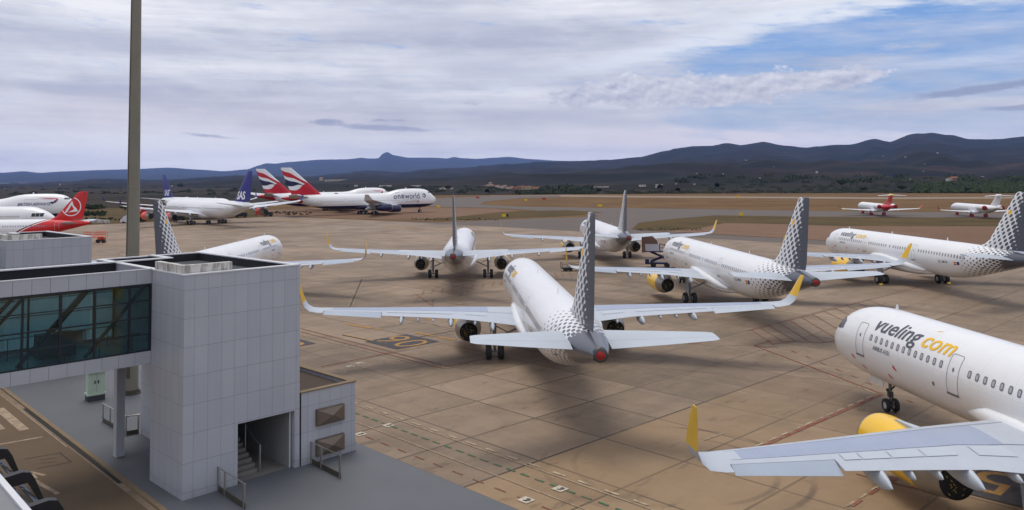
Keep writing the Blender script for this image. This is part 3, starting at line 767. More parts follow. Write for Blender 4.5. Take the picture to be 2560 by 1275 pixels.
    def gear(s,x,y,ztop,r,w,dy,dxs=(0,),strut=.14,brace=None,door=None,name='main_gear',hubm=None):
        mb=MB(); T=s.T
        mb.tube([T((x,y,ztop)),T((x,y,r*1.6))],strut,10); mb.tube([T((x,y,r*1.8)),T((x,y,r))],strut*.65,10)
        mb.tube([T((x,y-dy,r)),T((x,y+dy,r))],strut*.55,8)
        mb.tube([T((x+.28,y,r*2.3)),T((x+.42,y,r*1.75)),T((x+.08,y,r*1.2))],strut*.35,6)
        if len(dxs)>1: mb.tube([T((x+min(dxs),y,r)),T((x+max(dxs),y,r))],strut*.8,8)
        if brace:
            by,bz=brace; mb.tube([T((x+.1,y,r*2.6)),T((x+.05,lerp(y,by,.55),lerp(r*2.6,bz,.55))),T((x,by,bz))],strut*.5,8)
            mb.tube([T((x,y,ztop-.25)),T((x+.03,lerp(y,by,.55),lerp(r*2.6,bz,.55)))],strut*.3,6)
        g=mb.build(name,MATS['strut_metal'],s.root,True,40)
        if door:
            m2=MB(); sd=1 if y>0 else -1
            m2.add([T(p) for p in((x-.55,y+sd*.28,ztop+.1),(x+.55,y+sd*.28,ztop+.1),(x+.42,y+sd*.24,r*1.9),(x-.42,y+sd*.24,r*1.9),
               (x-.55,y+sd*.33,ztop+.1),(x+.55,y+sd*.33,ztop+.1),(x+.42,y+sd*.29,r*1.9),(x-.42,y+sd*.29,r*1.9))],[(0,1,2,3),(4,7,6,5),(0,4,5,1),(1,5,6,2),(2,6,7,3),(3,7,4,0)])
            m2.build('gear_door',MATS['panel_sky_tint'],g)
        me=s.wheel_mesh(r,w)
        if hubm: me=me.copy(); me.materials[1]=MATS[hubm]
        for d in dxs:
            for q in(-dy,dy): inst(me,'wheel',g,T((x+d,y+q,r)))
        return g
    def blade(s,x,h,c=.42,th=0.,name='antenna',m='white_paint'):
        zt,zb,hw,zc=interp(s.tab,x); z=zt-.03 if th==0. else zb+.03; h=h if th==0. else -h
        rings=[[(x,0,z),(x+.15*c,.03,z),(x+c,0,z),(x+.15*c,-.03,z)],[(x+.45*c,0,z+h),(x+.5*c,.012,z+h),(x+.85*c,0,z+h),(x+.5*c,-.012,z+h)]]
        return s.loft(name,rings,None,MATS[m],s.body,False)
    def place(s,x,y,h,scale=1.,z=0.):
        s.root.location=(x,y,z); s.root.rotation_euler=(0,0,-R(h)); s.root.scale=(scale,)*3; return s.root

# ---------------------------------------------------------------- single-aisle twin-jet
NB_TAB=[(0,3.30,3.14,.03,3.22),(.1,3.66,2.84,.40,3.24),(.3,3.94,2.60,.68,3.28),(.7,4.26,2.32,1.02,3.36),(1.2,4.56,2.12,1.29,3.46),(1.9,5.00,1.96,1.55,3.58),
 (2.6,5.42,1.87,1.72,3.68),(3.4,5.68,1.81,1.84,3.76),(4.5,5.85,1.79,1.93,3.82),(5.6,5.91,1.78,1.965,3.85),(6.6,5.92,1.78,1.975,3.85),(28.,5.92,1.78,1.975,3.85),(30.5,5.92,1.80,1.975,3.86),
 (32.5,5.92,1.98,1.95,3.95),(34.5,5.90,2.33,1.88,4.10),(37,5.86,2.92,1.68,4.36),(39.5,5.76,3.55,1.34,4.62),(41.5,5.64,4.05,1.00,4.82),(43.2,5.48,4.48,.64,4.96),(44.1,5.36,4.70,.42,5.02),(44.4,5.30,4.76,.36,5.03)]
NB_WING=[(1.2,16.2,2.70,6.9,.13,0),(1.98,16.6,2.82,6.4,.125,0),(4.2,17.75,3.09,5.25,.118,0),(6.4,18.9,3.34,4.2,.112,0),(9,20.25,3.58,3.5,.11,0),(12.5,22.06,3.90,2.62,.108,0),(15.3,23.5,4.17,1.95,.106,2),(16.5,24.1,4.29,1.72,.105,6),(17.02,24.42,4.40,1.60,.10,26),(17.32,24.72,4.66,1.44,.095,52),(17.46,24.98,5.0,1.28,.09,72)]
NB_TIP=[(17.46,24.98,5.0,1.28,.09,72),(17.52,25.3,5.35,1.14,.085,80),(17.60,25.85,5.95,.88,.08,82),(17.67,26.4,6.48,.58,.08,82),(17.69,26.62,6.58,.34,.08,82)]
NB_FIN=[(5.2,34.2,8.2,.05),(5.75,34.6,7.9,.05),(6.05,36.3,6.35,.085),(6.6,37.2,5.62,.10),(11.2,41.25,2.36,.10),(11.62,41.65,2.02,.10),(11.78,42.0,1.6,.07)]
NB_TAIL=[(.5,38.1,5.02,4.1,.10,0),(1.0,38.4,5.06,3.85,.10,0),(3.5,39.98,5.29,2.85,.10,0),(5.9,41.55,5.51,1.72,.10,0),(6.2,41.85,5.54,1.35,.08,0)]
def narrowbody(name,paint='v'):
    red=paint=='red'
    P=Plane(name,21.95)
    P.fuselage(NB_TAB,MATS['red_tail_paint' if red else 'dotted_paint'],xs=[0,.03,.1,.2,.3,.5,.7,.95,1.2,1.55,1.9,2.25,2.6,3,3.4,4,4.5,5.6,6.6,9,12,15,18,21,24,27,29,30.5,31.5,32.5,33.5,34.5,35.7,37,38.2,39.5,40.5,41.5,42.4,43.2,43.7,44.1,44.4],R0=1.975)
    # belly fairing
    rings=[]
    for x,hw,zt,zb in((14.2,.4,2.6,2.0),(14.9,1.2,2.95,1.72),(16,1.95,3.35,1.58),(17.5,2.16,3.5,1.50),(20,2.2,3.45,1.46),(23,2.2,3.3,1.46),(25,2.08,3.1,1.52),(26.4,1.7,2.8,1.66),(27.5,1.0,2.4,1.76),(28,.3,2.1,1.79)):
        rings.append([(x,hw*math.copysign(abs(math.sin(t))**.75,math.sin(t)),(zt+zb)/2+(zt-zb)/2*math.copysign(abs(math.cos(t))**.8,math.cos(t))) for t in [2*PI*k/28 for k in range(28)]])
    P.loft('belly_fairing',rings,None,MATS['white_paint'],P.body)
    for sd in(-1,1):
        # root fillet
        fl=[]
        for x,y,z,ry,rz in((13.8,1.35,2.7,.1,.1),(15.2,1.6,2.85,.22,.3),(16.4,1.85,2.98,.30,.44),(18.5,2.02,3.02,.34,.48),(21,2.0,2.86,.36,.46),(23.5,1.95,2.66,.36,.42),(25.5,1.8,2.45,.3,.36),(27.5,1.5,2.3,.1,.12)):
            fl.append([(x,(y+ry*math.cos(2*PI*k/14))*sd,z+rz*math.sin(2*PI*k/14)) for k in range(14)])
        P.loft('wing_root_fillet',fl,None,MATS['white_paint'],P.body)
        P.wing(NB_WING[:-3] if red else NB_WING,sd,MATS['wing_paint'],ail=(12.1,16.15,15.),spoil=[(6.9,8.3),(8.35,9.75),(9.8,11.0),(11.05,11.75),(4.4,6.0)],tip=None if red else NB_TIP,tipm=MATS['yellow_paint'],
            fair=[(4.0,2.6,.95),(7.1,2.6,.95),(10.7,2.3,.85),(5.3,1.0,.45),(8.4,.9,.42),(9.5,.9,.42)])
        P.tail(NB_TAIL,sd,MATS['panel_sky_tint'])
        P.engine(14.4,5.85,1.10,sd*5.72,1.74,MATS['white_paint' if red else 'yellow_paint'],pyl=(21.4,3.1),exr=.64,split=.74)
        P.gear(21.95,sd*3.8,2.75,.585,.42,.465,brace=(sd*1.9,2.35),door=True,name='main_gear')
        for x,z,sl in((5.6,4.32,True),(14.1,4.32,True),(25.9,4.32,True),(37.9,4.5,True)): P.door(x,z,sd,mat_='white_line' if red and x>30 else 'outline_grey',w=.86 if x!=25.9 else .72)
        P.windows([6.75+.533*k for k in range(13)]+[15.25+.533*k for k in range(9)]+[20.45]+[21.3+.533*k for k in range(8)]+[26.9+.533*k for k in range(17)],4.55,15.25,sd)
        # cockpit glazing
        for (x0,x1,z0,z1,z2,z3) in((1.62,2.05,4.28,4.30,4.86,4.93),(2.1,2.62,4.30,4.34,4.94,5.0),(2.68,3.2,4.36,4.46,5.0,4.9)):
            mb=MB(); n=5; vs=[];fs=[]
            for a in range(n+1):
                for b in range(n+1):
                    u,v=a/n,b/n; x=lerp(x0,x1,u)-.18*v*(x0<2); z=lerp(lerp(z0,z1,u),lerp(z2,z3,u),v); vs.append(P.T(P.fn(x,sd*P.thz(x,z),.015)))
            for a in range(n):
                for b in range(n): i=a*(n+1)+b; fs.append((i,i+1,i+n+2,i+n+1))
            mb.add(vs,fs); mb.build('cockpit_window',MATS['cockpit_glass'],P.body)
        if not red:
            text_word(P,sd)
    ng=P.gear(5.07,0,2.1,.38,.22,.25,strut=.085,name='nose_gear')
    mb=MB(); T=P.T; mb.tube([T((5.0,0,1.15)),T((6.1,0,2.0))],.05,8); mb.tube([T((4.92,-.12,1.2)),T((4.92,.12,1.2))],.09,10); mb.box(T((5.07,0,1.0)),(.26,.2,.3)); mb.tube([T((5.3,0,.95)),T((5.38,0,.72)),T((5.12,0,.5))],.03,6)
    mb.tube([T((5.0,.13,.6)),T((5.0,.13,1.6))],.025,6); mb.build('gear_drag_strut',MATS['dark_metal'],ng,True,40)
    mb=MB(); 
    for sd in(-1,1): mb.box(P.T((4.4,sd*.42,1.62)),(.04,1.5,.42))
    mb.build('nose_gear_door',MATS['white_paint'],P.root)
    P.fin(NB_FIN,MATS['red_paint' if red else 'dotted_fin_paint'],rud=.66,cut=(11.,.10) if red else None)
    mb=MB(); mb.lathe([(P.xg-44.41,.22),(P.xg-44.46,.2),(P.xg-44.48,.02)],'Y',(0,0,5.03),20); mb.build('tail_cone_cover',MATS['red_cover'],P.body,True)
    mb=MB(); mb.lathe([(P.xg-44.2,.385),(P.xg-44.43,.345),(P.xg-44.43,.21)],'Y',(0,0,5.03),20); mb.build('tail_cone_exhaust',MATS['dark_metal'],P.body,True)
    P.blade(5.9,.36); P.blade(17.5,.34); P.blade(29.5,.42,.35); P.blade(9.,.3,.3,1.)
    return P
def text_word(P,sd):
    """name lettering, registration and small marks of the dotted fleet"""
    sx=1 if sd<0 else -1
    dk,yl=MATS['dark_lettering'],MATS['yellow_lettering']
    w1,w2=3.92,2.25
    XS=1.12; start=6.55 if sd<0 else 13.2
    def put(t,x,m,nm,z=5.02,size=1.05,shear=.28,bold=.013,sp=1.02): return P.decal_text(t,size,x,z,sd,m,nm,xs=XS,heavy=.015,off=.018,shear=shear,bold=bold,spacing=sp)
    def width(t,size,shear,bold,sp): 
        vs,_=text_mesh(t,size,shear,bold,sp); return max(v[0] for v in vs)*XS
    wv=width('vueling',1.3,.28,.013,1.02)
    put('vueling',start,dk,'name_lettering',4.98,1.3)
    put('com',start+sx*(wv+.12),yl,'name_lettering',4.98,1.3)
    mb=MB(); P.decal(mb,[(.0,.98),(.26,1.10),(.34,1.2),(.05,1.06)],[(0,1,2,3)],start+sx*(wv+.42),5.03,sd); mb.build('name_lettering',yl,P.body)
    P.decal_text('AIRBUS A321',.30,7.1 if sd<0 else 9.4,3.98,sd,dk,'type_lettering',bold=.01)
    P.decal_text('EC-MHA',.42,31.0 if sd<0 else 33.3,3.55,sd,dk,'registration_lettering',bold=.005,spacing=1.15)
    mb=MB(); q=lambda a,b,c,d:[(a,c),(b,c),(b,d),(a,d)]
    x0=33.75 if sd<0 else 30.5
    for a,b,c,d,i in((0,.42,0,.1,0),(0,.42,.1,.26,1),(0,.42,.26,.36,0),(.5,.92,0,.36,2)): P.decal(mb,q(a,b,c,d),[(0,1,2,3)],x0,3.55,sd,i,.013)
    mb.build('flag_marking',[mat('flag_red',S(190,30,30),.5,var=.02),MATS['yellow_lettering'],mat('flag_blue',S(25,40,120),.5,var=.02)],P.body)
    for x,z in((9.0,3.35),(8.2,2.75),(4.4,3.0),(5.3,2.6)):
        mb=MB(); P.decal(mb,[(0,.1),(.1,.0),(.3,-.06),(.34,-.02),(.12,.18),(.03,.22)],[(0,1,2,3,4,5)],x,z,sd)
        mb.build('warning_mark',MATS['red_marking'],P.body)
    mb=MB(); P.decal(mb,[(.09*math.cos(2*PI*k/10),.11*math.sin(2*PI*k/10)) for k in range(10)],[tuple(range(10))],12.6,3.5,sd); mb.build('service_panel',MATS['strut_metal'],P.body)
# ---------------------------------------------------------------- other fleets
RED=S(205,18,22); NAVY=S(22,24,70); SASB=S(28,24,125); ORG=S(235,72,40)
def fn_redtail():
    u,v,_=uvc(); z=sep(coord())[2]
    d=u-(28.6+1.15*(z-2.6)+.28*(z-2.6)*(z-2.6))
    c=mixc(sstep(-.02,.02,d),WHITE,S(120,8,22)); c=mixc(sstep(.55,.58,d)*(1.-sstep(.98,1.0,d)),c,WHITE)
    return mixc(sstep(.98,1.02,d),c,RED)
mat('red_paint',RED,.35,var=.06,coat=.3)
mat('red_tail_paint',rough=.33,var=.05,coat=.35,fn=fn_redtail)
mat('white_line',(.75,.72,.72),.5,var=.05)
def fn_wavefin():
    u,v,_=uvc(); h=(19.2-v)/11.; le=65.-(v-8.4)*(-1.)*0.
    xl=52.+(v-8.4)*1.18; ch=12.5-(v-8.4)*.755; b=1.-clamp((u-xl)/ch)      # 0 at the rear edge
    w=h-.30*b*b-.16*b-.03*xsin(b*9.)
    c=mixc(sstep(.07,.08,w),WHITE,S(190,25,45)); c=mixc(sstep(.27,.28,w),c,WHITE)
    nb=.40+.03*b; c=mixc(sstep(nb-.005,nb+.005,w)*(1.-sstep(.0,.01,w-(.66-.34*b))),c,NAVY)
    w2=h+.18*b-.06*xsin(b*6.5)
    c=mixc(sstep(.79,.80,w2),c,S(190,25,45))
    return c
def fn_jumbo():
    u,v,_=uvc(); z=sep(coord())[2]; c=mixc(sstep(3.66,3.72,z),NAVY,WHITE)
    d=u-(58.6+(8.6-z)*(-1.1)); d2=(u-60.2)-xabs(z-5.6)*.9
    return mixc(sstep(0.,.05,d2)*sstep(3.9,4.0,z),c,S(175,22,40))
mat('wave_fin_paint',rough=.35,var=.05,fn=fn_wavefin)
mat('jumbo_paint',rough=.3,var=.05,coat=.3,fn=fn_jumbo)
mat('navy_paint',NAVY,.3,var=.08,coat=.3)
mat('blue_fin_paint',SASB,.35,var=.06)
mat('orange_paint',ORG,.4,var=.08)
mat('wing_grey',(.60,.62,.66),.4,var=.12)
mat('red_cloth',S(150,25,45),.7,var=.15)
mat('navy_lettering',S(22,25,85),.5,var=.03); mat('white_lettering',(.8,.8,.8),.5,var=.03)
mat('yellow_tail',S(245,200,20),.4,var=.05)
def fn_regional():
    u,v,_=uvc(); z=sep(coord())[2]; return mixc(sstep(.0,.1,u-(30.2+(z-2.7)*-.7)),WHITE,RED)
mat('regional_red_paint',rough=.35,var=.05,fn=fn_regional)
def tube_tab(L,top,bot,hw,nose,tailx,tailz,nz):
    zc=(top+bot)/2
    return [(0,nz+.08,nz-.08,.05,nz),(.02*nose,nz+.4,nz-.45,.4*1,nz),(.14*nose,lerp(nz,top,.38),lerp(nz,bot,.58),hw*.5,lerp(nz,zc,.3)),(.36*nose,lerp(nz,top,.70),lerp(nz,bot,.86),hw*.77,lerp(nz,zc,.6)),
      (.68*nose,lerp(nz,top,.95),lerp(nz,bot,.98),hw*.95,zc),(nose,top,bot,hw,zc),(tailx,top,bot,hw,zc),(lerp(tailx,L,.3),top-.02,lerp(bot,tailz,.17),hw*.94,lerp(zc,tailz,.2)),
      (lerp(tailx,L,.6),top-.12,lerp(bot,tailz,.5),hw*.70,lerp(zc,tailz,.55)),(lerp(tailx,L,.86),lerp(top,tailz,.30),lerp(bot,tailz,.83),hw*.36,lerp(zc,tailz,.9)),(L,tailz+.4,tailz-.35,.33,tailz)]
def glass_strip(P,sd,x0,x1,z0,z1,n,name='cockpit_window',off=.03):
    for i in range(n):
        a,b=lerp(x0,x1,i/n)+.04,lerp(x0,x1,(i+1)/n)-.04; mb=MB(); vs=[];fs=[]
        for p in range(4):
            for q in range(3): x=lerp(a,b,p/3); z=lerp(z0,z1,q/2); vs.append(P.T(P.fn(x,sd*P.thz(x,z),off)))
        for p in range(3):
            for q in range(2): k=p*3+q; fs.append((k,k+1,k+4,k+3))
        mb.add(vs,fs); mb.build(name,MATS['cockpit_glass'],P.body)
def fairing(P,xs,hw,zt,zb,m='white_paint'):
    rings=[]; N=len(xs)
    for i,x in enumerate(xs):
        e=max(.08,math.sin(PI*i/(N-1))**.5); rings.append([(x,hw*e*math.copysign(abs(math.sin(t))**.75,math.sin(t)),(zt+zb)/2+(zt-zb)/2*e*math.copysign(abs(math.cos(t))**.8,math.cos(t))) for t in [2*PI*k/24 for k in range(24)]])
    P.loft('belly_fairing',rings,None,MATS[m],P.body)
def quad_widebody(name,fin_m='blue_fin_paint',cowl='orange_paint'):
    P=Plane(name,32.1)
    P.fuselage(tube_tab(63.6,7.77,2.13,2.82,8.2,43.,6.45,4.35),MATS['white_paint'],n=48)
    fairing(P,[20,22,25,29,33,36,38.5],3.0,4.6,1.75)
    wr=[(1.5,20.7,3.55,11.8,.14,0),(2.8,21.5,3.7,11.0,.135,0),(9.4,25.7,4.4,7.2,.12,0),(19,31.7,5.5,4.9,.11,0),(27.5,37.0,6.6,2.9,.105,0),(29.2,38.1,6.85,2.4,.10,6),(29.7,38.6,7.1,2.0,.10,45)]
    tip=[(29.7,38.6,7.1,2.0,.10,50),(29.95,39.3,7.7,1.5,.09,72),(30.25,40.7,9.0,.8,.08,75)]
    for sd in(-1,1):
        P.wing(wr,sd,MATS['wing_grey'],ail=(21.,27.,10.),tip=tip,tipm=MATS[fin_m],fair=[(6.,4.,1.4),(11,4.,1.4),(15,3.6,1.3),(18.5,3.4,1.2)])
        P.tail([(.6,53.6,6.5,5.9,.1,0),(1.4,54.2,6.6,5.5,.1,0),(9.2,59.3,7.5,2.4,.1,0),(9.7,59.9,7.55,1.8,.08,0)],sd,MATS['wing_grey'])
        P.engine(23.6,5.6,1.28,sd*9.4,2.45,MATS[cowl],pyl=(31.5,4.1),inlet_cover='red_cover')
        P.engine(29.9,5.6,1.28,sd*19.2,3.35,MATS[cowl],pyl=(37.,5.1),inlet_cover='red_cover')
        P.gear(32.1,sd*5.3,3.6,.68,.46,.72,dxs=(-1.,1.),strut=.24,brace=(sd*2.6,3.),door=True)
        for x in(5.6,17.5,35.5,51.5): P.door(x,5.05,sd,w=1.07,h=1.95,sill=False)
        P.windows([8+.55*k for k in range(16)]+[19.+.55*k for k in range(28)]+[37+.55*k for k in range(24)],5.3,25,sd,frame=False,off=.02,gl='outline_grey')
        glass_strip(P,sd,2.3,5.0,5.2,6.05,3)
    P.gear(33.2,0,2.6,.6,.4,.5,strut=.18,name='centre_gear'); P.gear(6.7,0,2.5,.5,.35,.36,strut=.12,name='nose_gear')
    P.fin([(7.2,50.6,11.,.06),(7.8,51.9,9.9,.09),(16.3,59.8,3.3,.10),(16.7,60.3,2.6,.08)],MATS[fin_m])
    P.blade(12,.5,.6); P.blade(28,.5,.6); return P
def fin_text(P,t,x,z,size,sd,m,nm,shear=.25,bold=.03,lean=0.):
    vs,fs=text_mesh(t,size,shear,bold,.95,10.)
    P.fin_decal([(x+(u if sd<0 else -u)+v*lean,z+v) for u,v in vs],fs,sd,MATS[m],nm,off=.05)
def jumbo(name):
    P=Plane(name,33.)
    tab=[(0,5.35,5.05,.1,5.2),(.25,5.9,4.45,.62,5.2),(.8,6.5,3.95,1.15,5.2),(1.8,7.35,3.35,1.80,5.2),(3.0,8.4,2.85,2.35,5.2),(4.2,9.25,2.5,2.72,5.2),(5.8,9.85,2.25,3.02,5.2),(8,10.12,2.08,3.2,5.2),(10.5,10.2,2.05,3.25,5.2),(15.5,10.15,2.05,3.25,5.2),
      (19,9.75,2.05,3.25,5.2),(22.,9.0,2.05,3.25,5.2),(24.5,8.55,2.05,3.25,5.2),(27,8.45,2.05,3.25,5.2),(46,8.45,2.05,3.25,5.2),(51,8.45,2.5,3.12,5.4),(56,8.42,3.6,2.7,6.0),(61,8.25,5.0,1.85,6.6),(65,7.95,6.1,1.05,7.05),(68.,7.6,6.75,.5,7.2),(68.6,7.4,6.95,.3,7.2)]
    P.fuselage(tab,MATS['jumbo_paint'],n=48,xs=[0,.1,.25,.5,.8,1.2,1.8,2.4,3,3.6,4.2,5,5.8,7,8,10.5,13,15.5,17,19,20.5,22,23.3,24.5,27,32,38,43,46,48.5,51,53.5,56,58,59.5,61,63,65,66.5,68,68.6])
    fairing(P,[17,19,23,28,33,38,41],3.4,4.2,1.7,'navy_paint')
    wr=[(2,17.8,2.9,15.6,.13,0),(3.25,19.0,3.0,14.5,.13,0),(11.6,26.3,3.95,9.2,.11,0),(21,34.5,5.2,6.2,.10,0),(29.5,41.9,6.4,4.1,.095,0),(30.4,42.7,6.55,3.8,.09,15)]
    tip=[(30.4,42.9,6.6,3.6,.08,55),(31.0,43.9,7.4,2.6,.07,62),(31.9,45.4,8.6,1.4,.07,62)]
    for sd in(-1,1):
        P.wing(wr,sd,MATS['wing_grey'],ail=(22.,28.,8.),tip=tip,tipm=MATS['wing_grey'],fair=[(5.5,5.,1.7),(9,5.,1.7),(15,4.4,1.5),(19,4.2,1.4)])
        P.tail([(.8,57.0,7.3,9.,.1,0),(2.,58.,7.45,8.3,.1,0),(10.6,66.0,8.6,2.9,.1,0),(11.1,66.7,8.65,2.1,.08,0)],sd,MATS['wing_grey'])
        P.engine(22.6,6.4,1.45,sd*11.7,2.35,MATS['navy_paint'],rear='navy_paint',pyl=(31.5,3.7))
        P.engine(31.,6.4,1.45,sd*21.2,3.2,MATS['navy_paint'],rear='navy_paint',pyl=(39.,4.9))
        P.gear(31.2,sd*5.5,3.2,.62,.48,.6,dxs=(-.75,.75),strut=.22,brace=(sd*3.,2.8),door=True)
        P.gear(34.3,sd*1.95,2.6,.62,.48,.55,dxs=(-.75,.75),strut=.22,name='body_gear')
        for x in(8.8,17.6,32.,43.,54.): P.door(x,5.35,sd,w=1.15,h=2.,sill=False)
        P.windows([10.2+.62*k for k in range(11)]+[19+.62*k for k in range(20)]+[33.2+.62*k for k in range(15)]+[44.2+.62*k for k in range(15)],5.5,28,sd,frame=False,off=.02,h=.34,w=.26)
        P.windows([8.2+.62*k for k in range(6)]+[12.6+.62*k for k in range(7)],8.35,11,sd,frame=False,off=.02,h=.3,w=.24)
        glass_strip(P,sd,3.15,4.7,8.25,8.8,3)
    P.gear(7.8,0,2.6,.6,.42,.5,strut=.16,name='nose_gear')
    P.fin([(7.9,49.,15.3,.05),(8.5,52.2,12.3,.09),(18.6,64.,4.8,.10),(19.2,64.8,3.9,.08)],MATS['wave_fin_paint'],rud=.72)
    P.blade(14.,.6,.7); P.blade(36,.5,.6); return P
def regional(name,red):
    P=Plane(name,21.5); fm='regional_red_paint' if red else 'white_paint'
    P.fuselage(tube_tab(37.6,4.15,1.45,1.345,5.6,27.,3.5,2.35),MATS[fm],n=40)
    fairing(P,[15.5,17,19,21,23,24.5],1.5,2.3,1.15)
    wr=[(.6,16.6,1.62,5.8,.13,0),(1.4,17.1,1.68,5.2,.13,0),(4.2,18.9,1.85,3.4,.115,0),(12.0,23.0,2.4,1.5,.105,0),(12.5,23.4,2.5,1.3,.1,35)]
    tip=[(12.5,23.4,2.5,1.3,.1,45),(12.85,24.0,3.0,.95,.09,66),(13.15,24.9,3.75,.5,.08,68)]
    for sd in(-1,1):
        P.wing(wr,sd,MATS['wing_grey'],ail=(8.5,11.6,6.),tip=tip,tipm=MATS['red_paint'],fair=[(3.2,1.6,.6),(6.2,1.4,.6)])
        P.engine(27.6,4.5,.86,sd*2.45,3.35,MATS['white_paint'],rear='white_paint',split=.7,inlet_cover='red_cloth',exr=.74)
        mb=MB(); mb.bx(min(sd*1.2,sd*1.75),max(sd*1.2,sd*1.75),P.xg-31.2,P.xg-28.6,3.2,3.5); mb.build('engine_pylon',MATS['white_paint'],P.body)
        P.gear(21.5,sd*2.05,1.9,.42,.3,.32,strut=.1,door=True,hubm='red_cloth')
        mb=MB(); mb.box(P.T((21.5,sd*2.05,.5)),(.95,1.0,.9)); mb.build('wheel_cover',MATS['red_cloth'],P.root)
        # exhaust covers
        mb=MB(); mb.lathe([(P.xg-32.0,.66),(P.xg-32.6,.64),(P.xg-32.65,.02)],'Y',(sd*2.45,0,3.35),18); mb.build('exhaust_bung',MATS['red_cloth'],P.body,True)
        P.windows([6.6+.8*k for k in range(23)],3.15,15,sd,frame=False,off=.015,w=.26,h=.36)
        glass_strip(P,sd,1.35,2.5,3.0,3.45,2)
        for x in (5.,): P.door(x,2.9,sd,w=.8,h=1.7,sill=False)
    for sd in(-1,1):
        P.tail([(.05,34.9,7.30,3.1,.1,0),(4.0,36.9,7.12,1.5,.1,0),(4.27,37.2,7.10,1.1,.08,0)],sd,MATS['white_paint'],rot=0,em='white_paint')
    P.fin([(3.6,29.0,7.4,.06),(4.2,30.6,5.9,.1),(7.2,34.8,3.5,.11)],MATS['red_paint' if red else 'white_paint'])
    mb=MB(); mb.lathe([(P.xg-34.2,.02),(P.xg-34.5,.2),(P.xg-35.4,.34),(P.xg-37.6,.3),(P.xg-38.6,.04)],'Y',(0,0,7.3),18); mb.build('tail_bullet',MATS['yellow_tail' if red else 'white_paint'],P.root,True)
    mb=MB(); mb.box(P.T((4.3,0,.42)),(.8,.7,.8)); P.gear(4.3,0,1.6,.3,.2,.22,strut=.07,name='nose_gear'); mb.build('wheel_cover',MATS['red_cloth'],P.root)
    return P
# ---------------------------------------------------------------- the fleet on the stands
XG=21.95
def stand_xy(x,y,h,xr):   # nose position -> position of the root, xr metres aft
    return (x-math.sin(R(h))*xr,y-math.cos(R(h))*xr)
NBG='white airliners with dotted grey tails'
fleet=[((5.17,83.38),-1.44,'white airliner with dotted tail nearest the middle, seen from behind its red tail cone'),
 ((-.49,133.83),1.58,'white airliner with dotted tail edge-on, just left of centre'),
 ((23.46,159.23),.81,'farthest dotted-tail airliner, beside the dark taxiway'),
 ((27.39,109.30),-.55,'white airliner with dotted tail whose nose stands by the blue scissor lift'),
 ((55.39,123.53),-.54,'white airliner with registration and flags on its side, tail cut by the right edge'),
 ((24.02,51.88),-1.04,'nearest white airliner at lower right, with big name lettering and long wing'),
 ((-28.61,120.24),1.76,'white airliner partly hidden behind the grey tower and the tall mast')]
P0=narrowbody('parked_airliner'); km=kids()
for i,((x,y),h,lab) in enumerate(fleet):
    o=P0.root if i==0 else copy_tree(P0.root,km)
    a=stand_xy(x,y,h,XG); o.location=(a[0],a[1],0); o.rotation_euler=(0,0,-R(h)); tag(o,lab,'airliner',NBG)
def ref32(x,y,h,xg,sc_=1.): return (x-math.sin(R(h))*(xg-32)*sc_,y-math.cos(R(h))*(xg-32)*sc_)
# four-engined wide bodies with blue fins
W=quad_widebody('parked_airliner')
for sd in(-1,1): fin_text(W,'SAS',54.0 if sd<0 else 59.9,8.35,3.3,sd,'white_lettering','fin_lettering',shear=.2,bold=.03)
km=kids(); WG='four engined white airliners with blue tails'
W2=copy_tree(W.root,km)
a=ref32(-84.6,261.,-42.2,32.1); W.place(a[0],a[1],-42.2); tag(W.root,'white four engined airliner with broad blue tail and orange engine cowls','airliner',WG)
a=ref32(-104,305.2,138.3,32.1); W2.location=(a[0],a[1],0); W2.rotation_euler=(0,0,-R(138.3)); tag(W2,'airliner with thin edge-on blue tail, mostly hidden behind the one with orange engines','airliner',WG)
# plain white wide body nose at the left edge
W3=quad_widebody('parked_airliner','white_paint','white_paint'); hh=86; _p=atY(140,548,207.); nx,ny=_p.x,_p.y
W3.place(nx-math.sin(R(hh))*32.1,ny-math.cos(R(hh))*32.1,hh); tag(W3.root,'plain white airliner nose with dark cockpit glass at the left edge','airliner')
# jumbos
def ribbon(P,sd,x0,z0,k,name='ribbon_emblem'):
    """red and blue ribbon: reads forward on both sides"""
    f=1 if sd>0 else -1
    n=14; top=[];bot=[]
    for i in range(n+1):
        t=i/n; top.append((t*6.4*k,(.55*t**.5*.0+.62-.10*t)*k)); bot.append((t*6.0*k,(.62-.75*t)*k if t<.5 else (.245-.10*(t-.5))*k))
    pts=top+bot; fs=[(i,i+1,n+2+i,n+1+i) for i in range(n)]
    cur=[]; 
    for i in range(9):
        a=R(90-i*150/8); cur.append(((6.4+.55*math.cos(a))*k,(.0+.52*math.sin(a))*k)); cur.append(((6.2+.0*math.cos(a))*k,(-.15+.25*math.sin(a))*k))
    cf=[(2*i,2*i+2,2*i+3,2*i+1) for i in range(8)]
    bl=[(4.2*k,-1.0*k),(6.75*k,-.45*k),(6.9*k,-.15*k),(6.55*k,.05*k),(5.2*k,-1.35*k),(6.2*k,-.95*k)]
    g=(lambda v:[((u if f>0 else -u),q) for u,q in v]) 
    # readers' right is aft on the left-hand side, forward on the right-hand side
    mb=MB(); P.decal(mb,[(u,q) for u,q in g(pts)],fs,x0,z0,sd,0,.03); P.decal(mb,g(cur),cf,x0,z0,sd,0,.035)
    P.decal(mb,g(bl),[(0,1,5,4),(0,3,2,1)],x0,z0,sd,1,.04)
    mb.build(name,[mat('ribbon_red',S(200,60,80),.5,var=.04),MATS['navy_lettering']],P.body)
J=jumbo('parked_airliner')
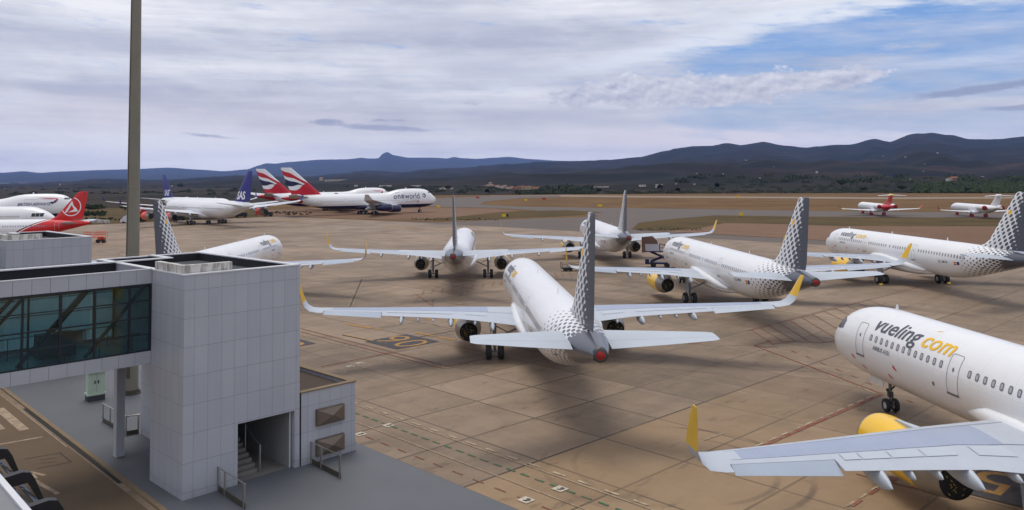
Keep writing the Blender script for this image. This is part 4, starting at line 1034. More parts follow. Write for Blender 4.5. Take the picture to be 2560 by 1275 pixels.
for sd in(-1,1):
    s_=1 if sd<0 else -1
    a=8.6 if sd<0 else 21.6
    J.decal_text('one',2.7,a,6.0,sd,MATS['navy_lettering'],'name_lettering',off=.03,bold=.013,spacing=1.14,heavy=.11,xs=1.1)
    v,_=text_mesh('one',2.7,0,.013,1.14); J.decal_text('world',2.7,a+s_*(max(q[0] for q in v)*1.1+.3),6.0,sd,MATS['navy_lettering'],'name_lettering',off=.03,bold=.004,xs=1.1,heavy=.03)
    J.decal_text('member of',.5,17.6+1.8*-s_ if sd<0 else 20.6,8.3,sd,MATS['navy_lettering'],'small_lettering',off=.03)
    J.decal_text('BRITISH AIRWAYS',.55,10.3 if sd<0 else 16.,4.62,sd,MATS['navy_lettering'],'small_lettering',off=.03)
    ribbon(J,sd,9.6 if sd<0 else 13.2,4.95,.5)
    mb=MB(); J.decal(mb,[(.75*math.cos(2*PI*k/20),.75*math.sin(2*PI*k/20)) for k in range(20)],[tuple(range(20))],7.1,7.3,sd,0,.03); mb.build('round_emblem',MATS['navy_lettering'],J.body)
J.place(*ref32(-41,329.5,59.7,33,.985),59.7,.985); tag(J.root,'big white and navy four engined jumbo with oneworld lettering and red wave tail','airliner')
J2=jumbo('parked_airliner')
for sd in(-1,1):
    a=9.8 if sd<0 else 18.4
    J2.decal_text('BRITISH AIRWAYS',1.1,a,6.3,sd,MATS['navy_lettering'],'name_lettering',off=.03,shear=.2,bold=.01,spacing=.95,xs=1.15)
    ribbon(J2,sd,6.6 if sd<0 else 13.0,8.35,.95)
km=kids(); J3=copy_tree(J2.root,km)
JG='jumbos with ribbon emblem'
J2.place(*ref32(-62.9,373.5,54,33),54); tag(J2.root,'jumbo with red wave tail standing behind the oneworld one','airliner',JG)
a=ref32(-160.9,262.2,75.2,33); J3.location=(a[0],a[1],0); J3.rotation_euler=(0,0,-R(75.2)); tag(J3,'jumbo nose with BRITISH AIRWAYS lettering and ribbon, behind the red tail','airliner',JG)
# red-tailed twin
Q=narrowbody('parked_airliner','red')
for sd in(-1,1):
    cx,cz,r=40.3,8.55,2.05; vs=[];fs=[]; n=64
    for k in range(n+1):
        a=2*PI*k/n; vs+=[(cx+r*math.cos(a),cz+r*math.sin(a)),(cx+(r-.2)*math.cos(a),cz+(r-.2)*math.sin(a))]
    fs=[(2*k,2*k+2,2*k+3,2*k+1) for k in range(n)]
    f=1 if sd<0 else -1
    A=[(-1.6,-1.35),(0.,1.55),(1.35,-.95),(-.85,-1.15),(.55,-.72),(.05,.5),(-.35,-.2)]
    o=len(vs); A=[(cx+x,cz+z) for x,z in((-1.45,-1.45),(.1,1.25),(.12,.35),(-.8,-1.15),(1.45,-1.05),(.6,-.6),(-.7,-1.25))]
    vs+=A; fs+=[(o,o+1,o+2,o+3),(o+1,o+4,o+5,o+2),(o+4,o+6,o+5)]
    Q.fin_decal(vs,fs,sd,MATS['white_lettering'],'fin_emblem',off=.04)
Q.place(*ref32(-93.6,173.,-93.2,XG),-93.2); tag(Q.root,'red-tailed airliner with a white circled letter A, left of the tall mast','airliner')
# regional jets
V=regional('parked_airliner',True); V.place(*ref32(139.1,267.5,10.9,21.5,1.),10.9); tag(V.root,'regional jet with red tail and yellow tail tip on the far taxiway','regional jet','regional jets on the far taxiway')
V2=regional('parked_airliner',False); V2.place(*ref32(162.4,249.4,11.1,21.5,1.),11.1); tag(V2.root,'all white T-tailed regional jet near the right edge','regional jet','regional jets on the far taxiway')
# ---------------------------------------------------------------- pier building, in its own axes (e1 along the front, e2 into the pier)
def fn_tiles():
    n=X.nt.nodes.new('ShaderNodeTexCoord'); x,y,z=sep(X(n.outputs['Object'])); nx,ny,nz=sep(X(n.outputs['Normal']))
    side=gt(xabs(nx),.5); h=side*y+(1.-side)*x
    a=xabs(xfrac((h-.47)/.635+.5)-.5)*.635; b=xabs(xfrac((z-.28)/1.22+.5)-.5)*1.22
    l=xmax(1.-sstep(.005,.010,a),1.-sstep(.006,.011,b))
    cell=white(vec(xfloor((h-.47)/.635),xfloor((z-.28)/1.22),side)); w_=noise(vec(h*5.,z*.22,side),1.,6,.7)*.6+noise(vec(h*.5,z*.5,4.),1.,4)*.4
    c=mixc(clamp(.5+(cell-.5)*.22+(w_-.5)*.6),S(158,163,172),S(186,190,196))
    c=mixc(sstep(.9,.0,z)*(noise(vec(h*2.,z),1.5,4))*.5,c,S(110,108,104))
    return mixc(l*.6,c,S(84,87,96))
mat('wall_panel',rough=.35,var=.03,scale=.5,fn=fn_tiles,spec=.4)
mat('cladding',S(172,176,183),.4,var=.08,scale=.8)
mat('cap_metal',S(205,206,210),.45,var=.12,scale=1.5)
mat('roof_membrane',S(62,64,70),.85,var=.18,scale=1.)
mat('roof_dark',S(34,35,40),.8,var=.2,scale=1.)
mat('gravel',S(70,58,50),.95,var=.5,scale=9.,bump=1.,bscale=14.)
def fn_stain():
    P=coord(); x,y,z=sep(P); return mixc(sstep(.42,.62,noise(vec(x*3.,y*3.,z*.6),1.3,6,.7))*.8,S(206,204,198),S(120,114,104))
mat('stained_render',rough=.85,var=.1,scale=2.,fn=fn_stain)
mat('steel_frame',S(38,42,48),.4,.3,var=.15)
mat('stainless',(.50,.48,.45),.3,.9,var=.2,scale=4.)
mat('kick_plate',S(84,78,68),.5,.3,var=.25,scale=3.)
mat('dark_interior',S(60,62,66),.8,var=.15)
mat('inner_wall',S(150,150,150),.7,var=.1)
mat('stair_concrete',S(120,118,114),.8,var=.2)
mat('mast_paint',S(128,124,110),.6,var=.18,scale=.8,bump=.05)
mat('bronze_panel',S(120,108,96),.38,.45,var=.2,scale=1.5)
mat('floor_teal_lit',S(95,150,155),.5,var=.1)  # teal light on the walkway floor is painted into its colour
def glass_mat():
    m=bpy.data.materials.new('teal_glass'); m.use_nodes=True; nt=m.node_tree; X.nt=nt; nt.nodes.remove(nt.nodes['Principled BSDF'])
    g=nt.nodes.new('ShaderNodeBsdfGlossy'); g.inputs['Roughness'].default_value=.03; g.inputs['Color'].default_value=(.75,.85,.88,1)
    t=nt.nodes.new('ShaderNodeBsdfTransparent'); n=noise(coord(),.5,2); 
    nt.links.new(mixc(n,(.60,.76,.78),(.68,.82,.83)).v,t.inputs['Color'])
    f=nt.nodes.new('ShaderNodeFresnel'); f.inputs[0].default_value=1.5; mx=nt.nodes.new('ShaderNodeMixShader')
    nt.links.new((X(f.outputs[0])*.8+.02).v,mx.inputs[0]); nt.links.new(t.outputs[0],mx.inputs[1]); nt.links.new(g.outputs[0],mx.inputs[2])
    nt.links.new(mx.outputs[0],nt.nodes['Material Output'].inputs[0]); MATS['teal_glass']=m
glass_mat()
EA=44.; EC=Vector((-12.22,34.83,.02))
e1=Vector((math.cos(R(EA)),math.sin(R(EA)),0)); e2=Vector((-e1.y,e1.x,0))
def EP(a,b,z=0.): return EC+e1*a+e2*b+Vector((0,0,z))
def tower(org,label,near=True):
    t=empty('pier_tower',org,R(EA)); tag(t,label,'tower','pier stair towers')
    W,D,H,dz=5.75,10.4,9.45,.25
    m=MB(); m.bx(0,2.55,0,dz,0,H); m.bx(5.48,W,0,dz,0,H); m.bx(2.55,5.48,0,dz,2.65,H)      # front round the door
    m.bx(0,dz,dz,3.36,0,H); m.bx(0,dz,3.36,D-dz,5.25,H)                                            # left side, high part over the recess
    m.bx(W-dz,W,dz,D-dz,0,H); m.bx(0,W,D-dz,D,5.25,H); m.bx(2.42,W-dz,D-dz,D,0,5.25)
    m.bx(2.42,2.67,3.36,D-dz,0,5.25); m.bx(dz,2.42,3.11,3.36,0,5.25); m.bx(dz,2.42,3.36,D-dz,5.03,5.247)
    m.build('wall',MATS['wall_panel'],t)
    m=MB(); m.bx(dz,W-dz,dz,D-dz,8.9,9.06); m.build('roof_deck',MATS['roof_membrane'],t)
    m=MB(); 
    for a in((-.03,W+.03,-.03,.30),(-.03,.30,.30,D-.27),(W-.30,W+.03,.30,D-.27),(-.03,W+.03,D-.27,D+.03)): m.bx(*a,H+.003,H+.055)
    m.build('parapet_cap',MATS['cap_metal'],t)
    m=MB()
    for a in((dz+.003,W-dz-.003,dz+.003,dz+.02),(dz+.003,dz+.02,dz+.02,D-dz-.02),(W-dz-.02,W-dz-.003,dz+.02,D-dz-.02),(dz+.003,W-dz-.003,D-dz-.02,D-dz-.003)): m.bx(*a,9.062,H)
    m.build('parapet_lining',MATS['roof_dark'],t)
    m=MB(); m.bx(.06,2.4,.34,.60,9.065,9.86); m.bx(.06,.32,.60,3.2,9.065,9.86); m.build('roof_upstand',MATS['stained_render'],t)
    # stair and passage behind the opening
    m=MB(); m.bx(dz,W-dz,dz,3.1,-.015,.003); m.bx(2.68,W-dz,3.1,9.,-.015,.003); m.build('floor',MATS['stair_concrete'],t)
    m=MB(); m.bx(2.68,W-dz-.01,9.0,9.1,.003,4.); m.bx(dz,5.48,.26,3.1,2.95,3.1); m.bx(2.68,5.48,3.1,9.,2.95,3.1); m.build('inner_wall',MATS['dark_interior'],t)
    m=MB(); m.bx(5.34,5.47,.27,8.5,.003,2.94); m.build('inner_wall',MATS['inner_wall'],t)
    m=MB()
    for k in range(8): m.bx(2.45,4.0,.8+.28*k,3.1,.003+.17*k+(.002 if k else 0),.17*(k+1))
    m.build('stair',MATS['stair_concrete'],t)
    m=MB(); m.box((4.05,.7,.62),(.07,.09,1.24)); m.tube([(4.05,.7,1.22),(4.05,1.2,1.4),(4.05,3.7,2.85)],.03,8); m.tube([(4.02,2.,.35),(4.02,2.,1.9)],.03,8); m.build('stair_rail',MATS['stainless'],t)
    m=MB(); m.bx(5.33,5.37,.2,.262,0.,2.64); m.build('door_jamb',MATS['cap_metal'],t)
    return t
tower(EC,'grey panelled stair tower with open doorway in the foreground')
def bridge(org,label):
    t=empty('glazed_walkway',org,R(EA)); tag(t,label,'walkway','glazed walkways')
    x0,x1,y0,y1=-18.,-.012,3.36,7.9
    xs=[x1-.72*i for i in range(26)]
    for ya,yb,za,zb in((y0,y0+.12,5.23,5.80),(y0,y0+.12,8.86,9.49),(y1-.12,y1,5.23,5.80),(y1-.12,y1,8.86,9.30)):
        m=MB()
        for a,b in zip(xs[1:],xs): m.bx(a+.006,b-.006,ya,yb,za,zb)
        m.build('cladding_band',MATS['cladding'],t)
    m=MB(); m.bx(x0,x1,y0+.125,y1-.125,5.25,5.50); m.bx(x0,x1,y0+.125,y1-.125,8.70,8.85); m.build('slab',MATS['roof_dark'],t)
    m=MB(); m.bx(x0,x1,y0+.13,y1-.13,5.505,5.54); m.build('floor',MATS['floor_teal_lit'],t)
    m=MB(); m.bx(x0,x1,y0+.13,y1-.2,8.855,8.88); m.bx(x0,x1,y0+.122,y0+.128,8.861,9.48); m.bx(x0,x1,y1-.18,y1-.123,8.885,9.50); m.build('roof_deck',MATS['roof_dark'],t)
    m=MB(); m.bx(x0,2.9,y1-.25,y1+.12,9.505,9.56); m.bx(2.6,2.9,y1+.123,D_,9.505,9.56); m.bx(x0,x1,y0-.02,y0+.13,9.493,9.53); m.build('parapet_cap',MATS['cap_metal'],t)
    m=MB(); m.bx(.3,2.86,y1-.12,y1+.08,9.065,9.502); m.bx(2.66,2.86,y1+.083,D_-.3,9.065,9.502); m.build('roof_upstand',MATS['roof_dark'],t)
    ms=[0.,-1.0,-2.5,-3.92,-5.37,-6.8,-8.23,-9.66,-11.1,-12.5,-13.95,-15.4,-16.8]
    for yy,nm in((y0+.05,1),(y1-.05,0)):
        for a,b in zip(ms[1:],ms):
            m=MB(); m.bx(a+.05,b-.05 if b<0 else -.10,yy-.008,yy+.008,5.805,8.855); m.build('glass_pane',MATS['teal_glass'],t)
            m=MB(); w_=.075 if int(-a*10)%3 else .05
            m.bx(a-.045,a+.045,yy-.045,yy+.045,5.803,8.857); m.build('mullion',MATS['steel_frame'],t)
            for z in(6.56,7.32,8.08): m=MB(); m.bx(a+.047,(b-.047) if b<0 else -.10,yy-.022,yy+.03,z-.022,z+.022); m.build('transom',MATS['steel_frame'],t)
        m=MB(); m.bx(-.10,-.015,yy-.05,yy+.05,5.803,8.857); m.bx(x0,-.10,yy-.04,yy+.04,5.802,5.87); m.bx(x0,-.10,yy-.04,yy+.04,8.79,8.858); m.build('window_frame',MATS['steel_frame'],t)
    for k in range(6):
        for yy,sh in((y0+.35,0.),(y1-.35,-.9)):
            b=-.05-2.82*k+sh; m=MB(); 
            if b>-.2: b=-.2
            m.tube([(b-2.6,yy,5.85),(b,yy,8.72)],.085,8); m.build('brace',MATS['steel_frame'],t)
    for yy in(y0+.7,y1-.8):
        m=MB(); m.tube([(x0,yy,6.5),(-.2,yy,6.5)],.025,6)
        for k in range(12): m.tube([(-.6-1.45*k,yy,5.5),(-.6-1.45*k,yy,6.5)],.02,6)
        m.build('inner_rail',MATS['steel_frame'],t)
    m=MB(); m.bx(-3.9,-2.3,y1-1.6,y1-.9,5.55,6.6); m.build('bench',MATS['dark_interior'],t)
    m=MB(); m.bx(.05,.45,7.5,7.9,0,5.225); m.build('column',MATS['cladding'],t); m=MB(); m.bx(-12.7,-12.2,7.4,7.86,0,5.225); m.build('column',MATS['cladding'],t); m=MB(); m.bx(-12.7,-12.2,3.6,4.0,0,5.225); m.build('column',MATS['cladding'],t)
    return t
D_=10.13
bridge(EC,'glazed walkway with dark diagonal braces joining the foreground tower')
R2=G(230,593,9.45); O2=Vector((R2.x,R2.y,.02))-e1*5.75
tower(O2,'second grey stair tower farther off, left of the tall mast')
bridge(O2,'walkway of the farther tower, cut by the left edge')
# low annex
t=empty('annex',EC,R(EA)); tag(t,'low grey panelled annex with gravel roof and two bronze boxes on its wall','annex')
m=MB(); m.bx(5.83,8.98,-.02,.22,0,3.38); m.bx(8.74,8.98,.22,5.0,0,3.38); m.bx(5.83,8.98,5.0,5.24,0,3.38); m.build('wall',MATS['wall_panel'],t)
m=MB(); m.bx(5.752,5.828,-.008,.2,0,3.40); m.build('expansion_gap',MATS['drain_black'],t)
m=MB(); m.bx(5.83,8.74,.22,5.0,3.0,3.20); m.build('gravel_roof',MATS['gravel'],t)
m=MB(); m.bx(5.80,9.02,-.06,.26,3.383,3.44); m.bx(8.70,9.02,.26,4.96,3.383,3.44); m.bx(5.80,9.02,4.96,5.28,3.383,3.44); m.build('parapet_cap',MATS['kerb_stone'],t)
for z0,dn in((1.70,1),(.27,0)):
    m=MB(); a,b,y,yf=6.62,8.2,-.20,-.25; m.bx(a,b,y,-.022,z0,z0+.78); m.build('vent_box',MATS['bronze_panel'],t)
    m=MB(); cx,cz=(a+b)/2,z0+.42; cs=[(a+.03,y-.004,z0+.03),(b-.03,y-.004,z0+.03),(b-.03,y-.004,z0+.75),(a+.03,y-.004,z0+.75),(cx,yf-.12,cz)]; m.add(cs,[(0,1,4),(1,2,4),(2,3,4),(3,0,4)]); m.build('vent_louvre',MATS['bronze_panel'],t)
# handrails
def rail(pts,label,posts,h=1.02):
    """pts in pier axes"""
    P3=[EP(a,b) for a,b in pts]; t=empty('handrail',P3[0]); tag(t,label,'handrail','steel handrails by the tower')
    o=P3[0]; L=[p-o for p in P3]
    m=MB(); m.tube([p+Vector((0,0,h)) for p in L],.028,10); m.build('top_rail',MATS['stainless'],t)
    for p in posts:
        q=EP(*p)-o; m=MB(); m.box((q.x,q.y,h/2),(.05,.13,h-.03),rz=R(EA)); m.build('post',MATS['stainless'],t)
    m=MB()
    for p,q in zip(L,L[1:]):
        d=(q-p); a=math.atan2(d.y,d.x); m.box(((p+q)/2+Vector((0,0,.13))),(d.length-.06,.03,.24),rz=a)
    m.build('kick_plate',MATS['kick_plate'],t)
rail([(1.6,.02),(1.45,-2.75)],'steel handrail left of the tower doorway',[(1.6,-.05),(1.56,-.75),(1.46,-2.6)])
rail([(6.35,.0),(6.2,-2.75)],'steel handrail in front of the bronze boxes on the annex',[(6.35,-.1),(6.3,-1.0),(6.2,-2.65)])
rail([(1.77,14.2),(1.73,10.6),(2.37,10.5)],'steel handrail under the walkway behind the column',[(1.77,14.1),(1.77,13.0),(1.73,10.65),(2.34,10.52)])
# cabinet, mast
c=G(240,1003); t=empty('utility_cabinet',(c.x-.2,c.y+.3,.02),R(38)); tag(t,'pale green utility cabinet on a dark plinth under the walkway','cabinet')
m=MB(); m.bx(-.5,.5,-.36,.36,0,.34); m.build('plinth',MATS['roof_membrane'],t)
mat('cabinet_green',S(178,194,176),.6,var=.12,scale=2.); m=MB(); m.bx(-.54,.54,-.40,.40,.343,.46); m.bx(-.48,.48,-.34,.34,.463,1.72); m.build('cabinet_body',MATS['cabinet_green'],t)
m=MB(); m.add([(-.58,-.44,1.723),(.58,-.44,1.723),(.58,.44,1.723),(-.58,.44,1.723),(-.58,-.44,1.78),(.58,-.44,1.78),(.58,0,1.90),(-.58,0,1.90),(.58,.44,1.78),(-.58,.44,1.78)],[(0,1,5,4),(4,5,6,7),(7,6,8,9),(2,3,9,8),(1,2,8,6,5),(3,0,4,7,9),(0,3,2,1)]); m.build('cabinet_lid',MATS['cabinet_green'],t)
for sx in(-.1,.1): m=MB(); m.bx(sx-.03,sx+.03,-.37,-.343,1.05,1.25); m.build('handle',MATS['steel_frame'],t)
m=MB(); m.bx(-.004,.004,-.346,-.341,.5,1.7); m.build('door_gap',MATS['steel_frame'],t)
t=empty('light_mast',(-21.74,52.35,.02)); tag(t,'tall tapering beige floodlight mast rising out of the picture','light mast')
m=MB(); m.lathe([(z,lerp(.455,.27,z/36.)) for z in(0,6,12,13.1,18,24,30,36)],'Z',n=40,cap=True); m.build('mast_shaft',MATS['mast_paint'],t,True,60)
m=MB(); 
for z in(13.2,): r=lerp(.455,.27,z/36.)+.008; m.lathe([(z-.1,r-.006),(z-.08,r),(z+.08,r),(z+.1,r-.006)],'Z',n=40)
m.build('mast_joint',MATS['mast_paint'],t,True,40)
m=MB(); m.lathe([(0,.62),(.08,.62),(.1,.5),(.28,.485)],'Z',n=24)
for k in range(12): m.box((.55*math.cos(k*PI/6),.55*math.sin(k*PI/6),.12),(.06,.06,.12))
m.tube([(-.30,-.40,.3),(-.22,-.34,14.),(-.16,-.27,34.)],.02,6); m.box((.0,-.455,1.4),(.22,.05,.7)); m.build('base_flange',MATS['kick_plate'],t)
m=MB(); m.lathe([(35.5,.9),(35.7,1.0),(36.2,1.0),(36.3,.4)],'Z',n=20,cap=True)
for k in range(6): m.box((1.2*math.cos(k*PI/3),1.2*math.sin(k*PI/3),35.6),(.5,.5,.3),rz=k*PI/3)
m.build('lamp_ring',MATS['stainless'],t)
# sunshade of the terminal, lower left corner
t=empty('terminal_sunshade',(0,0,0)); tag(t,'black bracketed sunshade and roof edge of the terminal in the lower left corner','sunshade')
A=G(0,1187,9.); B=G(76,1275,9.); d=(B-A).normalized(); nn=Vector((-d.y,d.x,0)); nn=nn if nn.y>0 else -nn
def SP(u,v,z): p=A+d*u+nn*v; return Vector((p.x,p.y,z))
m=MB(); m.prism([(p.x,p.y) for p in(SP(-8,-6,0),SP(8,-6,0),SP(8,-.09,0),SP(-8,-.09,0))],8.5,8.98); m.build('roof_edge',mat('edge_grey',S(120,122,126),.7,var=.12),t)
m=MB(); m.prism([(p.x,p.y) for p in(SP(-8,-.088,0),SP(8,-.088,0),SP(8,0,0),SP(-8,0,0))],8.5,9.02); m.build('edge_trim',MATS['cap_metal'],t)
mat('black_metal',(.015,.016,.018),.45,.2,var=.3,scale=3.); mat('slat_metal',S(70,78,92),.3,.6,var=.25,scale=2.)
for k in range(-2,4):
    u=.05+1.5*k
    m=MB(); w_=.07
    prf=[(.003,8.97),(.28,9.0),(.40,8.97),(.47,8.85),(.62,8.45),(.58,8.40),(.42,8.72),(.36,8.82),(.003,8.80)]
    n=len(prf); vs=[SP(u-w_,a,z) for a,z in prf]+[SP(u+w_,a,z) for a,z in prf]; m.add(vs,[tuple(range(n)),tuple(range(2*n-1,n-1,-1))]+[(i,(i+1)%n,n+(i+1)%n,n+i) for i in range(n)]); m.build('bracket',MATS['black_metal'],t)
for a,z in((.08,8.74),(.20,8.74),(.32,8.72),(.42,8.62),(.50,8.45)):
    for k in range(-2,3):
        m=MB(); u0,u1=.05+1.5*k+.072,.05+1.5*(k+1)-.072; m.add([SP(u0,a-.035,z+.03),SP(u1,a-.035,z+.03),SP(u1,a+.03,z-.01),SP(u0,a+.03,z-.01),SP(u0,a-.035,z+.015),SP(u1,a-.035,z+.015),SP(u1,a+.03,z-.025),SP(u0,a+.03,z-.025)],[(0,1,2,3),(7,6,5,4),(0,4,5,1),(1,5,6,2),(2,6,7,3),(3,7,4,0)]); m.build('slat',MATS['slat_metal'],t)
# ---------------------------------------------------------------- ground equipment
mat('lift_orange',S(220,75,35),.45,var=.15); mat('equip_blue',S(22,26,78),.4,var=.15); mat('box_brown',S(112,88,78),.7,var=.15); mat('box_white',S(190,192,205),.5,var=.12)
mat('cart_green',S(30,42,38),.6,var=.3); mat('van_white',S(205,208,212),.4,var=.1); mat('cart_dark',S(48,46,44),.6,var=.3)
def whl(t,x,y,r=.3,w=.2):
    m=MB(); m.lathe([(-w/2,r*.5),(-w/2,r*.9),(0,r),(w/2,r*.9),(w/2,r*.5)],'Y',(x,y,r),16,0,True); return m.build('wheel',MATS['tyre'],t,True,40)
c=G(240,607); t=empty('access_lift',(c.x,c.y,0),R(8)); tag(t,'orange scissor lift with railed platforms by the red-tailed airliner','lift')
m=MB(); m.bx(.1,2.,-.6,.6,.35,.75); m.build('chassis',MATS['cart_dark'],t)
for x in(.45,1.65):
    for y in(-.62,.62): whl(t,x,y,.36,.22)
m=MB(); 
for k in range(2):
    z0=.78+.22*k; m.tube([(.3,-.3,z0),(1.8,-.3,z0+.22)],.05,6); m.tube([(.3,.3,z0+.22),(1.8,.3,z0)],.05,6)
m.bx(.5,1.4,-.45,.45,.76,1.2); m.bx(1.85,2.05,-.3,.3,.5,1.1); m.build('scissor_stack',MATS['lift_orange'],t)
m=MB(); m.bx(-2.6,2.3,-.7,.7,1.25,1.38); m.build('platform',MATS['lift_orange'],t)
m=MB()
for x0,x1 in((-2.5,-.9),(-.2,2.25)):
    for y in(-.66,.66):
        for z in(1.9,2.45): m.tube([(x0,y,z),(x1,y,z)],.045,6)
        k=int((x1-x0)/.75)
        for i in range(k+1): x=lerp(x0,x1,i/k); m.tube([(x,y,1.38),(x,y,2.45)],.04,6)
    for x in(x0,x1):
        for z in(1.9,2.45): m.tube([(x,-.66,z),(x,.66,z)],.045,6)
m.build('guard_rail',MATS['lift_orange'],t)
c=G(1640,668); t=empty('catering_lift',(c.x,c.y,0),R(-12)); tag(t,'raised brown and white box on blue scissor legs beyond the airliner nose','lift truck')
m=MB(); m.bx(-1.0,4.2,-1.,1.,.55,.8); m.bx(-1.6,-1.,-.9,.9,.5,1.3); m.build('chassis',MATS['equip_blue'],t)
for x in(-.4,1.6,3.4):
    for y in(-.95,.95): whl(t,x,y,.42,.3)
m=MB()
for y in(-.8,.8):
    m.tube([(-.8,y,.85),(2.8,y,2.35)],.11,8); m.tube([(2.8,y*.85,.85),(-.8,y*.85,2.35)],.11,8)
m.tube([(1.,-.9,1.6),(1.,.9,1.6)],.08,8); m.build('scissor_legs',MATS['equip_blue'],t)
m=MB(); m.bx(-1.6,2.9,-1.1,1.1,2.36,2.52); m.build('lift_deck',MATS['equip_blue'],t)
m=MB(); m.bx(-1.5,.5,-1.15,1.0,2.53,3.6) ; m.build('white_box',MATS['box_white'],t)
m=MB(); m.bx(-2.05,-1.55,-1.25,1.1,2.3,5.2); m.add([(-1.545,-1.2,3.62),(.4,-1.2,3.62),(.2,-1.2,4.1),(-.9,-1.2,5.1),(-1.545,-1.2,5.1),(-1.545,1.,3.62),(.4,1.,3.62),(.2,1.,4.1),(-.9,1.,5.1),(-1.545,1.,5.1)],[(0,1,2,3,4),(9,8,7,6,5),(0,5,6,1),(1,6,7,2),(2,7,8,3),(3,8,9,4),(4,9,5,0)]); m.build('brown_box',MATS['box_brown'],t)
m=MB()
for y in(-1.05,1.05):
    for z in(3.0,3.5): m.tube([(.55,y,z),(2.85,y,z-.35)],.04,6)
    for k in range(4): m.tube([(.6+.75*k,y,2.52),(.6+.75*k,y,3.5-.11*k)],.04,6)
m.build('guard_rail',MATS['equip_blue'],t)
c=G(1425,677); t=empty('tow_trolley',(c.x,c.y,0),R(5)); tag(t,'low dark tow trolley with railings near the yellow wing tip','trolley')
m=MB(); m.bx(-1.3,3.2,-.6,.6,.38,.52); m.build('deck',MATS['cart_dark'],t)
for x in(-.7,0.,2.6):
    for y in(-.55,.55): whl(t,x,y,.26,.18)
m=MB(); 
for x in(-1.28,-.2): m.tube([(x,-.58,.5),(x,-.58,1.25),(x,.58,1.25),(x,.58,.5)],.035,6)
m.tube([(-1.28,-.58,.95),(1.4,-.58,.95)],.035,6); m.tube([(-1.28,.58,1.1),(1.6,.58,1.1)],.035,6); m.build('railing',MATS['cart_dark'],t)
m=MB(); m.bx(.2,2.6,-.5,.5,.53,.62); m.box((.2,.1,1.05),(1.3,.3,.06)); m.build('plank',mat('plank_wood',S(150,120,70),.8,var=.2),t)
def cart(px,py,L,W_,H_,lab,rz=0.):
    c=G(px,py); t=empty('equipment_cart',(c.x,c.y,0),R(rz)); tag(t,lab,'cart','dark ground carts beyond the parked airliners')
    m=MB(); m.bx(-L/2,L/2,-W_/2,W_/2,.45,H_); m.bx(-L/2+.15,L/2-.15,-W_/2+.1,W_/2-.1,H_+.003,H_+.12); m.bx(L/2,L/2+.5,-.1,.1,.5,.6); m.build('cart_body',MATS['cart_green'],t)
    for x in(-L*.33,L*.33):
        for y in(-W_/2+.1,W_/2-.1): whl(t,x,y,.32,.22)
cart(603,543.5,4.4,1.8,1.75,'dark green cart left of the orange engine under the blue tail',6); cart(670,541,3.4,1.8,1.6,'dark green cart beside the farther orange engine',-4); cart(450,551,3.,1.7,1.45,'dark cart under the wing of the blue-tailed airliner',3)
c=G(322,557.5); t=empty('parked_van',(c.x,c.y,0),R(190)); tag(t,'white rounded van half hidden behind the mast','van')
prf=[(-2.4,.35),(-2.4,2.2),(-2.1,2.55),(.6,2.6),(1.5,2.3),(2.2,1.45),(2.5,1.2),(2.55,.35)]
m=MB(); n=len(prf); m.add([(x,-.95,z) for x,z in prf]+[(x,.95,z) for x,z in prf],[tuple(range(n)),tuple(range(2*n-1,n-1,-1))]+[(i,(i+1)%n,n+(i+1)%n,n+i) for i in range(n)]); m.build('van_body',MATS['van_white'],t)
m=MB(); m.add([(1.52,-.8,2.28),(2.18,-.8,1.5),(2.18,.8,1.5),(1.52,.8,2.28)],[(0,1,2,3)]); [v for v in m.v]; m.v=[(x+.03,y,z+.02) for x,y,z in m.v]; m.build('windscreen',MATS['cockpit_glass'],t)
for x in(-1.5,1.6):
    for y in(-.85,.85): whl(t,x,y,.34,.22)
for i,(px,py,L,bl) in enumerate(((228,557,2.2,'pale block nearest the red tail cone, on the apron edge'),(240,556.5,3.2,'longest pale block of the pile behind the red tail'),(255,557.5,2.6,'pale block in the middle of the pile on the apron edge'),(268,558,1.6,'smallest pale block, nearest the van and mast'))):
    c=G(px,py); m=MB(); m.box((0,0,.4),(L,1.3,.8),rz=R(8*i)); m.box((.2,.1,.95),(L*.6,.9,.3),rz=R(-12*i)); o=m.build('concrete_block',MATS['stained_render'],loc=(c.x,c.y,0)); tag(o,bl,'block','pale blocks on the apron edge')
# taxiway signs
mat('sign_yellow',S(225,190,20),.5,var=.08); mat('sign_red',S(170,35,30),.5,var=.08)
for px,py,wd,red,lab in((1260,543.5,1.5,0,'yellow and black taxi sign on the grass island'),(1096,520,1.7,0,'yellow taxi sign right of the jumbo nose'),(1314,502.5,1.9,0,'yellow taxi sign on the brown field left of the red one'),(1360,499.5,2.6,1,'red runway sign standing on the brown field'),(1194,496,2.4,1,'red runway sign left of the village'),(1500,517.5,2.2,0,'faint yellow taxi sign at the taxiway edge'),(1853,540.5,1.5,0,'yellow taxi sign above the dotted fin'),(1844,494,2.,0,'small yellow marker beside the runway'),(2110,527.5,1.,0,'yellow marker under the regional jet wing')):
    c=G(px,py); t=empty('taxi_sign',(c.x,c.y,-.03)); tag(t,lab,'sign','airfield signs')
    k=c.y/300.; m=MB(); m.bx(-wd/2,wd/2,-.12,.12,.25,1.25); m.build('sign_face',MATS['sign_red' if red else 'sign_yellow'],t)
    m=MB(); m.bx(-wd/2+.1,-wd/2+.2,-.08,.08,0,.247); m.bx(wd/2-.2,wd/2-.1,-.08,.08,0,.247); m.build('leg',MATS['cart_dark'],t)
    if px==1260: m=MB(); m.bx(wd/2+.003,wd/2+.9,-.12,.12,.25,1.25); m.build('sign_face',MATS['cart_dark'],t)
